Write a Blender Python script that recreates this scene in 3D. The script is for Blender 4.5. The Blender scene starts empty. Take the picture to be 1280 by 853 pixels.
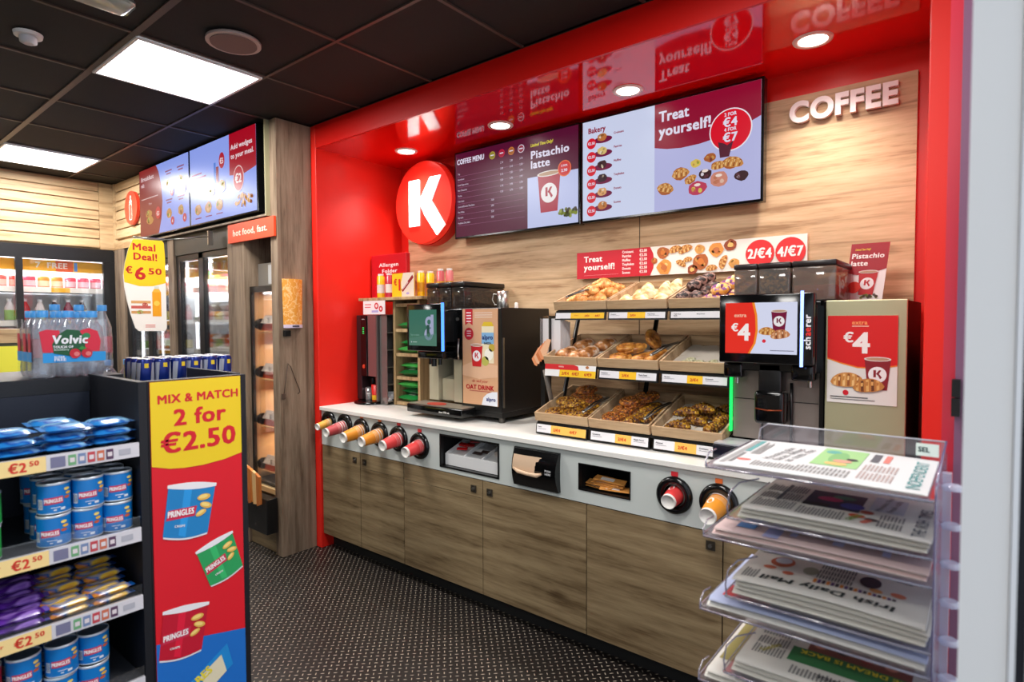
import bpy, bmesh, math, random
from mathutils import Vector, Matrix, Euler
random.seed(7)
SC = bpy.context.scene
COL = SC.collection
PI = math.pi

# ---------------------------------------------------------------- camera, world, lights, exposure
cam = bpy.data.cameras.new('camera'); cam_ob = bpy.data.objects.new('camera', cam); COL.objects.link(cam_ob)
cam.sensor_width = 36.0; cam.lens = 20.74; cam.clip_start = .05; cam.clip_end = 100
yaw, pit, rol = .6798, .03611, -.00386
fw = Vector((-math.sin(yaw)*math.cos(pit), math.cos(yaw)*math.cos(pit), -math.sin(pit)))
rt = Vector((math.cos(yaw), math.sin(yaw), 0)); up = rt.cross(fw)
r2 = rt*math.cos(rol)+up*math.sin(rol); u2 = -rt*math.sin(rol)+up*math.cos(rol)
cam_ob.matrix_world = Matrix(((r2.x, u2.x, -fw.x, 0), (r2.y, u2.y, -fw.y, 0), (r2.z, u2.z, -fw.z, 1.55), (0, 0, 0, 1)))
cam.dof.use_dof = True; cam.dof.focus_distance = 3.3; cam.dof.aperture_fstop = 3.2
SC.camera = cam_ob
SC.view_settings.view_transform = 'Standard'; SC.view_settings.look = 'None'
SC.view_settings.exposure = 0.0; SC.view_settings.gamma = 1.0; SC.view_settings.use_curve_mapping = False

w = bpy.data.worlds.new('daylight'); SC.world = w; w.use_nodes = True
w.node_tree.nodes['Background'].inputs[0].default_value = (.82, .9, 1, 1)
w.node_tree.nodes['Background'].inputs[1].default_value = 1.1

def area(name, loc, size, power, rot=(0, 0, 0), col=(1, 1, 1), sy=None, spread=None):
    l = bpy.data.lights.new(name, 'AREA'); l.energy = power; l.color = col; l.size = size
    if sy: l.shape = 'RECTANGLE'; l.size_y = sy
    if spread: l.spread = spread
    o = bpy.data.objects.new(name, l); o.location = loc; o.rotation_euler = rot; COL.objects.link(o); return o
PANEL_W = 34
# ceiling LED panels of the shop (the two in view are modelled further down; the rest of the grid is outside the frame)
for i, (x, y) in enumerate([(-3.336, 1.35), (-5.87, 1.35), (-.82, 1.2), (-3.336, -1.15), (-5.87, -1.15), (-.82, -1.15)]):
    area('led_panel_light', (x, y, 2.825), .58, PANEL_W, sy=.58, col=(1, .97, .93))
for x in (-3.093, -2.26, -1.427, -.585):
    l = bpy.data.lights.new('downlight_lamp', 'SPOT'); l.energy = 42; l.spot_size = math.radians(125); l.spot_blend = .9
    l.shadow_soft_size = .05; l.color = (1, .93, .85)
    o = bpy.data.objects.new('downlight_lamp', l); o.location = (x, 2.695, 2.67); COL.objects.link(o)

# ---------------------------------------------------------------- helpers
def lin(c):
    return tuple(((v/255)/12.92 if v/255 <= .04045 else ((v/255+.055)/1.055)**2.4) for v in c[:3])
MC = {}
def mat(name, col, rough=.5, metal=0., emit=0., ecol=None, spec=.5, coat=0., bump=0., bscale=60., var=0.):
    if name in MC: return MC[name]
    m = bpy.data.materials.new(name); m.use_nodes = True; MC[name] = m
    nt = m.node_tree; b = nt.nodes['Principled BSDF']; c = lin(col)
    b.inputs['Base Color'].default_value = (*c, 1); b.inputs['Roughness'].default_value = rough
    b.inputs['Metallic'].default_value = metal; b.inputs['Specular IOR Level'].default_value = spec
    b.inputs['Coat Weight'].default_value = coat
    if emit:
        b.inputs['Emission Color'].default_value = (*(lin(ecol) if ecol else c), 1); b.inputs['Emission Strength'].default_value = emit
    if bump or var:
        n = nt.nodes.new('ShaderNodeTexNoise'); n.inputs['Scale'].default_value = bscale; n.inputs['Detail'].default_value = 3
        t = nt.nodes.new('ShaderNodeTexCoord'); nt.links.new(t.outputs['Object'], n.inputs['Vector'])
        if bump:
            p = nt.nodes.new('ShaderNodeBump'); p.inputs['Strength'].default_value = bump; p.inputs['Distance'].default_value = .004
            nt.links.new(n.outputs['Fac'], p.inputs['Height']); nt.links.new(p.outputs['Normal'], b.inputs['Normal'])
        if var:
            r = nt.nodes.new('ShaderNodeValToRGB')
            r.color_ramp.elements[0].color = (*[v*(1-var) for v in c], 1); r.color_ramp.elements[1].color = (*[min(1, v*(1+var)) for v in c], 1)
            r.color_ramp.elements[0].position = .3; r.color_ramp.elements[1].position = .7
            nt.links.new(n.outputs['Fac'], r.inputs[0]); nt.links.new(r.outputs[0], b.inputs['Base Color'])
    return m
def ramp_mat(name, stops, scale=30, rough=.5, detail=4, stretch=(1, 1, 1), bump=.3, voronoi=False, spec=.5):
    if name in MC: return MC[name]
    m = bpy.data.materials.new(name); m.use_nodes = True; MC[name] = m
    nt = m.node_tree; b = nt.nodes['Principled BSDF']; b.inputs['Roughness'].default_value = rough; b.inputs['Specular IOR Level'].default_value = spec
    t = nt.nodes.new('ShaderNodeTexCoord'); mp = nt.nodes.new('ShaderNodeMapping'); mp.inputs['Scale'].default_value = stretch
    n = nt.nodes.new('ShaderNodeTexVoronoi' if voronoi else 'ShaderNodeTexNoise'); n.inputs['Scale'].default_value = scale
    if not voronoi: n.inputs['Detail'].default_value = detail
    nt.links.new(t.outputs['Object'], mp.inputs[0]); nt.links.new(mp.outputs[0], n.inputs['Vector'])
    r = nt.nodes.new('ShaderNodeValToRGB')
    while len(r.color_ramp.elements) < len(stops): r.color_ramp.elements.new(.5)
    for e, (p, c) in zip(r.color_ramp.elements, stops): e.position = p; e.color = (*lin(c), 1)
    if voronoi:
        s = nt.nodes.new('ShaderNodeSeparateColor'); nt.links.new(n.outputs['Color'], s.inputs[0]); nt.links.new(s.outputs[0], r.inputs[0])
    else: nt.links.new(n.outputs['Fac'], r.inputs[0])
    nt.links.new(r.outputs[0], b.inputs['Base Color'])
    if bump:
        p = nt.nodes.new('ShaderNodeBump'); p.inputs['Strength'].default_value = bump; p.inputs['Distance'].default_value = .005
        nt.links.new(n.outputs['Distance' if voronoi else 'Fac'], p.inputs['Height']); nt.links.new(p.outputs['Normal'], b.inputs['Normal'])
    return m
def wood(name, light, mid, dark, axis='x', rough=.5, seed=0., knots=True):
    if name in MC: return MC[name]
    m = bpy.data.materials.new(name); m.use_nodes = True; MC[name] = m
    nt = m.node_tree; N = nt.nodes.new; L = nt.links.new; b = nt.nodes['Principled BSDF']; b.inputs['Roughness'].default_value = rough
    b.inputs['Specular IOR Level'].default_value = .35
    t = N('ShaderNodeTexCoord'); mp = N('ShaderNodeMapping'); L(t.outputs['Object'], mp.inputs[0])
    i = 'xyz'.index(axis); s = [1, 1, 1]; s[i] = .085; mp.inputs['Scale'].default_value = s; mp.inputs['Location'].default_value = (seed, seed*.7, seed*.3)
    d = N('ShaderNodeTexNoise'); d.inputs['Scale'].default_value = 2.2; d.inputs['Detail'].default_value = 2; L(mp.outputs[0], d.inputs['Vector'])
    mx = N('ShaderNodeVectorMath'); mx.operation = 'MULTIPLY_ADD'; L(d.outputs['Color'], mx.inputs[0]); mx.inputs[1].default_value = (.07, .07, .07); L(mp.outputs[0], mx.inputs[2])
    a = N('ShaderNodeTexNoise'); a.inputs['Scale'].default_value = 19; a.inputs['Detail'].default_value = 6; a.inputs['Roughness'].default_value = .6; L(mx.outputs[0], a.inputs['Vector'])
    f = N('ShaderNodeTexNoise'); f.inputs['Scale'].default_value = 120; f.inputs['Detail'].default_value = 2; L(mx.outputs[0], f.inputs['Vector'])
    cr = N('ShaderNodeMapping'); L(t.outputs['Object'], cr.inputs[0]); s3 = [1, 1, 1]; s3[i] = .035; cr.inputs['Scale'].default_value = s3; cr.inputs['Location'].default_value = (seed*.4, seed, seed*.6)
    cx_ = N('ShaderNodeVectorMath'); cx_.operation = 'MULTIPLY_ADD'; L(d.outputs['Color'], cx_.inputs[0]); cx_.inputs[1].default_value = (.05, .05, .05); L(cr.outputs[0], cx_.inputs[2])
    cn_ = N('ShaderNodeTexNoise'); cn_.inputs['Scale'].default_value = 26; cn_.inputs['Detail'].default_value = 3; L(cx_.outputs[0], cn_.inputs['Vector'])
    ck = N('ShaderNodeValToRGB'); ck.color_ramp.elements[0].position = .30; ck.color_ramp.elements[1].position = .40; ck.color_ramp.elements[0].color = (.52, .48, .44, 1); ck.color_ramp.elements[1].color = (1, 1, 1, 1); L(cn_.outputs['Fac'], ck.inputs[0])
    r = N('ShaderNodeValToRGB'); e = r.color_ramp.elements; e.new(.5)
    for q, (p, c) in zip(e, ((.33, dark), (.46, mid), (.66, light))): q.position = p; q.color = (*lin(c), 1)
    add = N('ShaderNodeMath'); add.operation = 'MULTIPLY_ADD'; L(f.outputs['Fac'], add.inputs[0]); add.inputs[1].default_value = .26
    sb = N('ShaderNodeMath'); sb.operation = 'SUBTRACT'; L(a.outputs['Fac'], sb.inputs[0]); sb.inputs[1].default_value = .13; L(sb.outputs[0], add.inputs[2])
    L(add.outputs[0], r.inputs[0])
    m0 = N('ShaderNodeMix'); m0.data_type = 'RGBA'; m0.blend_type = 'MULTIPLY'; m0.inputs[0].default_value = .75; L(r.outputs[0], m0.inputs[6]); L(ck.outputs[0], m0.inputs[7]); out = m0.outputs[2]
    if knots:
        k = N('ShaderNodeTexVoronoi'); k.inputs['Scale'].default_value = 4.2; k.inputs['Randomness'].default_value = 1
        mk = N('ShaderNodeMapping'); L(t.outputs['Object'], mk.inputs[0]); s2 = [1, 0, 1]; s2[i] = .42; mk.inputs['Scale'].default_value = s2; mk.inputs['Location'].default_value = (seed+.3, .2, .1+seed)
        L(mk.outputs[0], k.inputs['Vector'])
        kr = N('ShaderNodeValToRGB'); kr.color_ramp.elements[0].position = .03; kr.color_ramp.elements[1].position = .13
        kr.color_ramp.elements[0].color = (.34, .28, .22, 1); kr.color_ramp.elements[1].color = (1, 1, 1, 1)
        nz = N('ShaderNodeMath'); nz.operation = 'MULTIPLY_ADD'; L(a.outputs['Fac'], nz.inputs[0]); nz.inputs[1].default_value = .22; 
        ks = N('ShaderNodeMath'); ks.operation = 'SUBTRACT'; L(k.outputs['Distance'], ks.inputs[0]); ks.inputs[1].default_value = .1; L(ks.outputs[0], nz.inputs[2]); L(nz.outputs[0], kr.inputs[0])
        mm = N('ShaderNodeMix'); mm.data_type = 'RGBA'; mm.blend_type = 'MULTIPLY'; mm.inputs[0].default_value = .8
        L(out, mm.inputs[6]); L(kr.outputs[0], mm.inputs[7]); out = mm.outputs[2]
    L(out, b.inputs['Base Color'])
    p = N('ShaderNodeBump'); p.inputs['Strength'].default_value = .15; p.inputs['Distance'].default_value = .002; L(add.outputs[0], p.inputs['Height']); L(p.outputs['Normal'], b.inputs['Normal'])
    return m
def clear(name, tint=(255, 255, 255), gloss=.08, rough=.03, haze=0.):
    """thin glass or clear plastic: transparent sheet with a fresnel-like sheen"""
    if name in MC: return MC[name]
    m = bpy.data.materials.new(name); m.use_nodes = True; MC[name] = m
    nt = m.node_tree; N = nt.nodes.new; L = nt.links.new; nt.nodes.remove(nt.nodes['Principled BSDF'])
    tr = N('ShaderNodeBsdfTransparent'); tr.inputs[0].default_value = (*lin(tint), 1)
    g = N('ShaderNodeBsdfGlossy'); g.inputs['Roughness'].default_value = rough; g.inputs[0].default_value = (1, 1, 1, 1)
    lw = N('ShaderNodeLayerWeight'); lw.inputs[0].default_value = .25
    ml = N('ShaderNodeMath'); ml.operation = 'MULTIPLY_ADD'; L(lw.outputs['Fresnel'], ml.inputs[0]); ml.inputs[1].default_value = .6; ml.inputs[2].default_value = gloss; ml.use_clamp = True
    mx = N('ShaderNodeMixShader'); L(ml.outputs[0], mx.inputs[0]); L(tr.outputs[0], mx.inputs[1]); L(g.outputs[0], mx.inputs[2]); o = mx.outputs[0]
    if haze:
        d = N('ShaderNodeBsdfDiffuse'); d.inputs[0].default_value = (*lin(tint), 1); m2 = N('ShaderNodeMixShader'); m2.inputs[0].default_value = haze
        L(o, m2.inputs[1]); L(d.outputs[0], m2.inputs[2]); o = m2.outputs[0]
    L(o, nt.nodes['Material Output'].inputs[0]); return m

WL = {}   # world position of every root, for placing parts written in shop coordinates
def thing(name, label=None, cat=None, loc=(0, 0, 0), group=None, kind=None):
    o = bpy.data.objects.new(name, None); o.empty_display_size = .05; COL.objects.link(o); o.location = loc; WL[o.name] = Vector(loc)
    tag(o, label, cat, group, kind); return o
def tag(o, label=None, cat=None, group=None, kind=None):
    for k, v in (('label', label), ('category', cat), ('group', group), ('kind', kind)):
        if v: o[k] = v
    return o
def mk(name, verts, faces, fm, fs, mats, parent=None, label=None, cat=None, group=None, kind=None, loc=None):
    me = bpy.data.meshes.new(name); base = Vector((0, 0, 0))
    if parent is not None: base = WL.get(parent.name, Vector())
    elif loc is not None: base = Vector(loc)
    elif verts:
        xs, ys, zs = zip(*verts); base = Vector(((min(xs)+max(xs))/2, (min(ys)+max(ys))/2, min(zs)))
    me.from_pydata([(v[0]-base.x, v[1]-base.y, v[2]-base.z) for v in verts], [], faces)
    for m in mats: me.materials.append(m)
    me.polygons.foreach_set('material_index', fm); me.polygons.foreach_set('use_smooth', fs); me.update()
    o = bpy.data.objects.new(name, me); COL.objects.link(o)
    if parent is not None: o.parent = parent; WL[o.name] = base
    else: o.location = base; WL[o.name] = base
    tag(o, label, cat, group, kind); return o
class MB:
    def __init__(s): s.v = []; s.f = []; s.m = []; s.s = []; s.mats = []
    def mi(s, m):
        if m not in s.mats: s.mats.append(m)
        return s.mats.index(m)
    def poly(s, pts, m, sm=False):
        b = len(s.v); s.v += [tuple(p) for p in pts]; s.f.append(tuple(range(b, b+len(pts)))); s.m.append(s.mi(m)); s.s.append(sm); return s
    def box(s, x0, x1, y0, y1, z0, z1, m, bev=0., faces=None):
        if bev: return s.bbox(x0, x1, y0, y1, z0, z1, m, bev)
        b = len(s.v); s.v += [(x, y, z) for z in (z0, z1) for y in (y0, y1) for x in (x0, x1)]
        for q in ((0, 2, 3, 1), (4, 5, 7, 6), (0, 1, 5, 4), (2, 6, 7, 3), (0, 4, 6, 2), (1, 3, 7, 5)):
            s.f.append(tuple(b+i for i in q)); s.m.append(s.mi(m)); s.s.append(False)
        return s
    def bbox(s, x0, x1, y0, y1, z0, z1, m, bev, seg=2):
        bm = bmesh.new(); bmesh.ops.create_cube(bm, size=1)
        for v in bm.verts: v.co = Vector(((x0+x1)/2+v.co.x*(x1-x0), (y0+y1)/2+v.co.y*(y1-y0), (z0+z1)/2+v.co.z*(z1-z0)))
        bmesh.ops.bevel(bm, geom=list(bm.edges), offset=bev, segments=seg, affect='EDGES', profile=.5)
        return s.bm(bm, m, True if seg > 1 and bev > .004 else False)
    def bm(s, bm, m, sm=False):
        b = len(s.v); bm.verts.index_update(); s.v += [tuple(v.co) for v in bm.verts]
        for f in bm.faces: s.f.append(tuple(b+v.index for v in f.verts)); s.m.append(s.mi(m)); s.s.append(sm)
        bm.free(); return s
    def lathe(s, prof, m, c=(0, 0, 0), ax='z', seg=20, caps=(True, True), sx=1., mf=None):
        """prof: (radius, height) pairs along the axis"""
        def P(r, h, a):
            x, y = r*math.cos(a)*sx, r*math.sin(a)
            return {'z': (c[0]+x, c[1]+y, c[2]+h), 'y': (c[0]+x, c[1]+h, c[2]-y), 'x': (c[0]+h, c[1]+x, c[2]+y)}[ax]
        b = len(s.v)
        for r, h in prof: s.v += [P(r, h, 2*PI*i/seg) for i in range(seg)]
        for k in range(len(prof)-1):
            mm = s.mi(mf(k) if mf else m)
            for i in range(seg):
                j = (i+1) % seg; s.f.append((b+k*seg+i, b+k*seg+j, b+(k+1)*seg+j, b+(k+1)*seg+i)); s.m.append(mm); s.s.append(True)
        if caps[0]: s.poly([P(*prof[0], -2*PI*i/seg) for i in range(seg)], mf(0) if mf else m)
        if caps[1]: s.poly([P(*prof[-1], 2*PI*i/seg) for i in range(seg)], mf(len(prof)-2) if mf else m)
        return s
    def cyl(s, c, r, h, m, ax='z', seg=20, r2=None): return s.lathe([(r, 0), (r if r2 is None else r2, h)], m, c, ax, seg)
    def tube(s, pts, r, m, seg=6, closed=False, caps=True):
        pts = [Vector(p) for p in pts]; n = len(pts); b = len(s.v); up0 = None
        R = r if isinstance(r, (list, tuple)) else [r]*n
        for i, p in enumerate(pts):
            t = (pts[(i+1) % n if closed else min(i+1, n-1)]-pts[(i-1) % n if closed else max(i-1, 0)]).normalized()
            if up0 is None: up0 = Vector((0, 0, 1)) if abs(t.z) < .9 else Vector((1, 0, 0))
            a = t.cross(up0).normalized(); q = a.cross(t).normalized(); up0 = q
            s.v += [tuple(p+(a*math.cos(2*PI*k/seg)+q*math.sin(2*PI*k/seg))*R[i]) for k in range(seg)]
        mi = s.mi(m)
        for i in range(n if closed else n-1):
            for k in range(seg):
                k2 = (k+1) % seg; i2 = (i+1) % n
                s.f.append((b+i*seg+k, b+i*seg+k2, b+i2*seg+k2, b+i2*seg+k)); s.m.append(mi); s.s.append(True)
        if caps and not closed:
            s.f.append(tuple(b+k for k in range(seg))[::-1]); s.m.append(mi); s.s.append(False)
            s.f.append(tuple(b+(n-1)*seg+k for k in range(seg))); s.m.append(mi); s.s.append(False)
        return s
    def prism(s, pts, d, m, m2=None):
        """closed outline pts (3D, ccw seen from the front) pushed back by vector d"""
        d = Vector(d); A = [Vector(p) for p in pts]; n = len(A)
        s.poly(A, m); s.poly([p+d for p in A][::-1], m2 or m)
        for i in range(n): s.poly([A[(i+1) % n], A[i], A[i]+d, A[(i+1) % n]+d], m2 or m)
        return s
    def grid(s, fn, nu, nv, m, sm=True, flip=False):
        b = len(s.v); s.v += [tuple(fn(i/nu, j/nv)) for j in range(nv+1) for i in range(nu+1)]; mi = s.mi(m)
        for j in range(nv):
            for i in range(nu):
                q = (b+j*(nu+1)+i, b+j*(nu+1)+i+1, b+(j+1)*(nu+1)+i+1, b+(j+1)*(nu+1)+i)
                s.f.append(q[::-1] if flip else q); s.m.append(mi); s.s.append(sm)
        return s
    def xform(s, M, a=0):
        for i in range(a, len(s.v)): s.v[i] = tuple(M @ Vector(s.v[i]))
        return s
    def n(s): return len(s.v)
    def build(s, name, parent=None, label=None, cat=None, group=None, kind=None, loc=None):
        return mk(name, s.v, s.f, s.m, s.s, s.mats, parent, label, cat, group, kind, loc)
def box(name, x0, x1, y0, y1, z0, z1, m, parent=None, bev=0., **k): return MB().box(x0, x1, y0, y1, z0, z1, m, bev).build(name, parent, **k)
def copy_tree(o, loc=None, rot=None, label=None, group=None, parent=None):
    c = o.copy(); COL.objects.link(c)
    if parent is not None: c.parent = parent
    else:
        if loc is not None: c.location = loc
        if rot is not None: c.rotation_euler = rot
        if label: c['label'] = label
        if group: c['group'] = group
    for ch in o.children: copy_tree(ch, parent=c)
    return c
def place(o, loc, rot=None, label=None):
    o.location = loc
    if rot is not None: o.rotation_euler = rot
    if label: o['label'] = label
    return o
class Stamp:
    """first use moves the prototype itself, later uses copy it with its parts"""
    def __init__(s, proto): s.p = proto; s.used = False
    def __call__(s, loc, rot=None, label=None):
        if not s.used: s.used = True; return place(s.p, loc, rot, label)
        return copy_tree(s.p, loc, rot, label)
NTH = ['first', 'second', 'third', 'fourth', 'fifth', 'sixth', 'seventh', 'eighth', 'ninth', 'tenth', 'eleventh', 'twelfth']

# glyphs of the built-in font, regular and heavy, as flat triangles
GL = {}
def load_glyphs():
    chars = "ABCDEFGHIJKLMNOPQRSTUVWXYZabcdefghijklmnopqrstuvwxyz0123456789€!&.,/*+-%:'"
    tmp = []
    for st, off in ((0, 0.), (1, .045)):
        for ch in chars:
            for k in (1, 2):
                c = bpy.data.curves.new('g', 'FONT'); c.body = ch*k; c.offset = off; c.resolution_u = 6 if st else 2; c.fill_mode = 'FRONT'
                o = bpy.data.objects.new('g', c); COL.objects.link(o); tmp.append((st, ch, k, o, c))
    bpy.context.view_layer.update(); dg = bpy.context.evaluated_depsgraph_get(); W = {}
    for st, ch, k, o, c in tmp:
        me = bpy.data.meshes.new_from_object(o.evaluated_get(dg)); vs = [(v.co.x, v.co.y) for v in me.vertices]
        W[st, ch, k] = max([v[0] for v in vs] or [.3])
        if k == 1: GL[st, ch] = [vs, [tuple(p.vertices) for p in me.polygons], 0]
        bpy.data.meshes.remove(me)
    for st, ch, k, o, c in tmp:
        if k == 1: GL[st, ch][2] = W[st, ch, 2]-W[st, ch, 1]
    for *_, o, c in tmp: bpy.data.objects.remove(o); bpy.data.curves.remove(c)
load_glyphs()
def glyph_run(txt, size, bold=1, squeeze=1., shear=0., track=0., solid=0):
    vs, fs, x = [], [], 0.
    for ch in txt:
        if ch == ' ': x += .3*size*squeeze; continue
        g = GL.get((solid, ch))
        if not g: continue
        for dz, (dx, dy) in enumerate(((0, 0),) if not bold or solid else ((-.034, -.02), (.034, -.02), (0, 0), (-.034, .02), (.034, .02))):
            b = len(vs); vs += [(x+(px+shear*py)*size*squeeze+dx*size, (py+dy)*size, dz*.13) for px, py in g[0]]; fs += [tuple(b+i for i in f) for f in g[1]]
        x += (g[2]+track+(.035 if bold else 0))*size*squeeze
    return vs, fs, x-track*size*squeeze
FLAT = {}
def flat(col, emit=0., rough=.55):
    k = (tuple(col), emit, rough)
    if k not in FLAT:
        n = 'ink_%02x%02x%02x' % tuple(int(c) for c in col)
        if emit:
            FLAT[k] = mat(n+'_lit_%d_%d' % (emit*100, rough*100), (8, 8, 8), rough, emit=emit, ecol=col, spec=.3)
        else: FLAT[k] = mat(n+'_%d' % (rough*100), col, rough)
    return FLAT[k]
class Art:
    """flat print: shapes in a w x h rectangle, f(u, v, layer) gives the point; fractions of w and h as coordinates"""
    def __init__(s, f, w, h, emit=0., rough=.5, step=.0006): s.f = f; s.w = w; s.h = h; s.e = emit; s.r = rough; s.b = MB(); s.st = step
    def _c(s, c): return c if not isinstance(c, tuple) else flat(c, s.e, s.r)
    def P(s, u, v, l): return s.f(u*s.w, v*s.h, (l+1)*s.st)
    def rect(s, u0, v0, u1, v1, c, l=1, n=1, k=1):
        c = s._c(c)
        if n == 1 and k == 1: s.b.poly([s.P(u0, v0, l), s.P(u1, v0, l), s.P(u1, v1, l), s.P(u0, v1, l)], c)
        else: s.b.grid(lambda a, b: s.P(u0+(u1-u0)*a, v0+(v1-v0)*b, l), n, k, c)
        return s
    def bg(s, c, n=1, k=1): return s.rect(0, 0, 1, 1, c, 0, n, k)
    def poly(s, pts, c, l=1): s.b.poly([s.P(u, v, l) for u, v in pts], s._c(c)); return s
    def circ(s, u, v, r, c, l=1, n=20, ry=None, rot=0., jit=0.):
        ry = r if ry is None else ry; q = s.w/s.h; cc, ss = math.cos(rot), math.sin(rot); pts = []
        for i in range(n):
            a = 2*PI*i/n; j = 1+random.uniform(-jit, jit); x, y = r*math.cos(a)*j, ry*math.sin(a)*j
            pts.append((u+(x*cc-y*ss)/q, v+x*ss+y*cc))
        return s.poly(pts, c, l)
    def text(s, t, u, v, size, c, l=2, align='l', bold=1, sq=1., sh=0., rot=0., track=0., W=None):
        """size = cap-ish height as a fraction of h; rot in degrees"""
        if W: sq = W*s.w/glyph_run(t, size*s.h*1.4, bold, 1., 0, track)[2]
        vs, fs, w = glyph_run(t, size*s.h*1.4, bold, sq, sh, track); dx = {'l': 0, 'c': -w/2, 'r': -w}[align]
        cc, ss = math.cos(math.radians(rot)), math.sin(math.radians(rot)); b = len(s.b.v); mi = s.b.mi(s._c(c))
        for x, y, z in vs:
            x += dx; s.b.v.append(tuple(s.f(u*s.w+x*cc-y*ss, v*s.h+x*ss+y*cc, (l+1+z)*s.st)))
        for f in fs: s.b.f.append(tuple(b+i for i in f)); s.b.m.append(mi); s.b.s.append(False)
        return s
    def K(s, u, v, h, c, l=3, slant=0.):
        """the letter K with the cut lower leg, height h (fraction of s.h), centred"""
        q = s.h/s.w
        def T(x, y): return (u+x*h*q, v+y*h)
        s.poly([T(-.43, -.4), T(-.15, -.4), T(-.15, .5), T(-.43, .5)], c, l)
        s.poly([T(-.15, .02), T(.17, .5), T(.43, .5), T(.17, .04), T(.02, -.06)], c, l)
        s.poly([T(-.15, .02), T(.02, -.12), T(.3, -.62), T(.5, -.42), T(.17, .04)], c, l)
        return s
    def food(s, u, v, r, cols, l=3, flat_=.75, rot=0.):
        s.circ(u, v, r, cols[0], l, 12, r*flat_, rot, .1)
        for k in range(4):
            a = random.uniform(0, 2*PI); d = r*.45
            s.circ(u+d*math.cos(a)*s.h/s.w, v+d*math.sin(a)*flat_, r*random.uniform(.2, .38), cols[(k+1) % len(cols)], l+1, 8, r*.22, random.uniform(0, 3), .15)
        return s
    def pastry(s, u, v, r, l=3, rot=0., base=(206, 138, 66), dark=(150, 82, 34), light=(240, 196, 128), n=6):
        """picture of a ridged roll or croissant, length 2r"""
        q = s.h/s.w; ca, sa = math.cos(rot), math.sin(rot); T = lambda x, y: (u+(x*ca-y*sa)*q, v+x*sa+y*ca)
        W_ = lambda t: r*.50*(1-abs(t)**2.2)**.6+.002
        ts = [-1+2*i/14 for i in range(15)]; s.poly([T(r*t, -W_(t)*.9-.12*r*(1-t*t)*-1) for t in ts]+[T(r*t, W_(t)+.12*r*(1-t*t)) for t in ts[::-1]], base, l)
        for k in range(n):
            t0 = -.82+1.64*k/n; t1 = t0+.55/n*1.6; c0 = .12*r*(1-t0*t0)
            s.poly([T(r*t0, -W_(t0)*.8+c0), T(r*t1, -W_(t1)*.8+c0), T(r*(t1+.06), W_(t1)*.85+c0), T(r*(t0+.06), W_(t0)*.85+c0)], dark if k % 2 else light, l+1)
            s.poly([T(r*(t0+.03), .0+c0), T(r*(t1-.02), .0+c0), T(r*(t1+.02), W_(t1)*.55+c0), T(r*(t0+.06), W_(t0)*.55+c0)], light if k % 2 else base, l+1.5)
        return s
    def cup(s, u, v, h, red=(150, 20, 40), l=3, kc=None, steam=False):
        """paper cup picture, height h, centred at the base"""
        q = s.h/s.w; w1, w0 = h*.34, h*.25
        s.poly([(u-w0*q, v), (u+w0*q, v), (u+w1*q, v+h*.93), (u-w1*q, v+h*.93)], red, l)
        s.circ(u, v+h*.93, w1*1.04, (235, 225, 220), l+1, 18, h*.07); s.circ(u, v+h*.93, w1*.9, (190, 150, 120), l+2, 18, h*.045)
        s.circ(u, v+h*.46, h*.24, (245, 240, 240), l+1, 20); s.K(u, v+h*.48, h*.24, kc or red, l+2); return s
    def build(s, name, parent, **k): return s.b.build(name, parent, **k)
def artY(x0, x1, z0, z1, y, **k):     # print that faces the shop side (-Y), u along +X
    return Art(lambda u, v, d: (x0+u, y-d, z0+v), x1-x0, z1-z0, **k)
def artX(y0, y1, z0, z1, x, **k):     # print that faces +X, u along +Y
    return Art(lambda u, v, d: (x+d, y0+u, z0+v), y1-y0, z1-z0, **k)
def hsh(i): return (math.sin(i*12.9898)*43758.5453) % 1.0

RED = (226, 26, 22)
red_paint = mat('red_gloss_panel', (232, 14, 10), .07, spec=.8)
red_wall = mat('red_satin_wall', (232, 36, 24), .36, spec=.5)
white_gloss = mat('white_acrylic', (245, 243, 240), .3)
black_pl = mat('black_plastic', (14, 14, 15), .35)
black_gl = mat('black_gloss', (9, 9, 10), .12)
black_mt = mat('black_matt', (12, 12, 13), .7)
steel = mat('brushed_steel', (190, 188, 182), .28, 1.)
steel_d = mat('dark_steel', (95, 92, 88), .35, .9)
wood_c = wood('oak_counter', (150, 130, 98), (128, 108, 79), (98, 79, 54), 'x', .45, 1.3)
wood_w = wood('oak_wall_panel', (220, 188, 150), (200, 166, 128), (162, 126, 92), 'x', .55, 4.1)
wood_v = wood('oak_column', (150, 130, 110), (130, 111, 92), (100, 82, 66), 'z', .5, 2.2, knots=False)
wood_p = wood('pale_siding', (206, 178, 138), (192, 162, 122), (164, 132, 94), 'y', .5, 3.3, knots=False)
wood_px = wood('pale_siding_x', (206, 178, 138), (192, 162, 122), (164, 132, 94), 'x', .5, 5.3, knots=False)
wood_t = wood('pine_tray', (206, 178, 144), (190, 160, 124), (160, 128, 94), 'x', .5, 6.1, knots=False)
pl_clear = clear('clear_plastic'); glass = clear('door_glass', gloss=.05)
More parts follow.
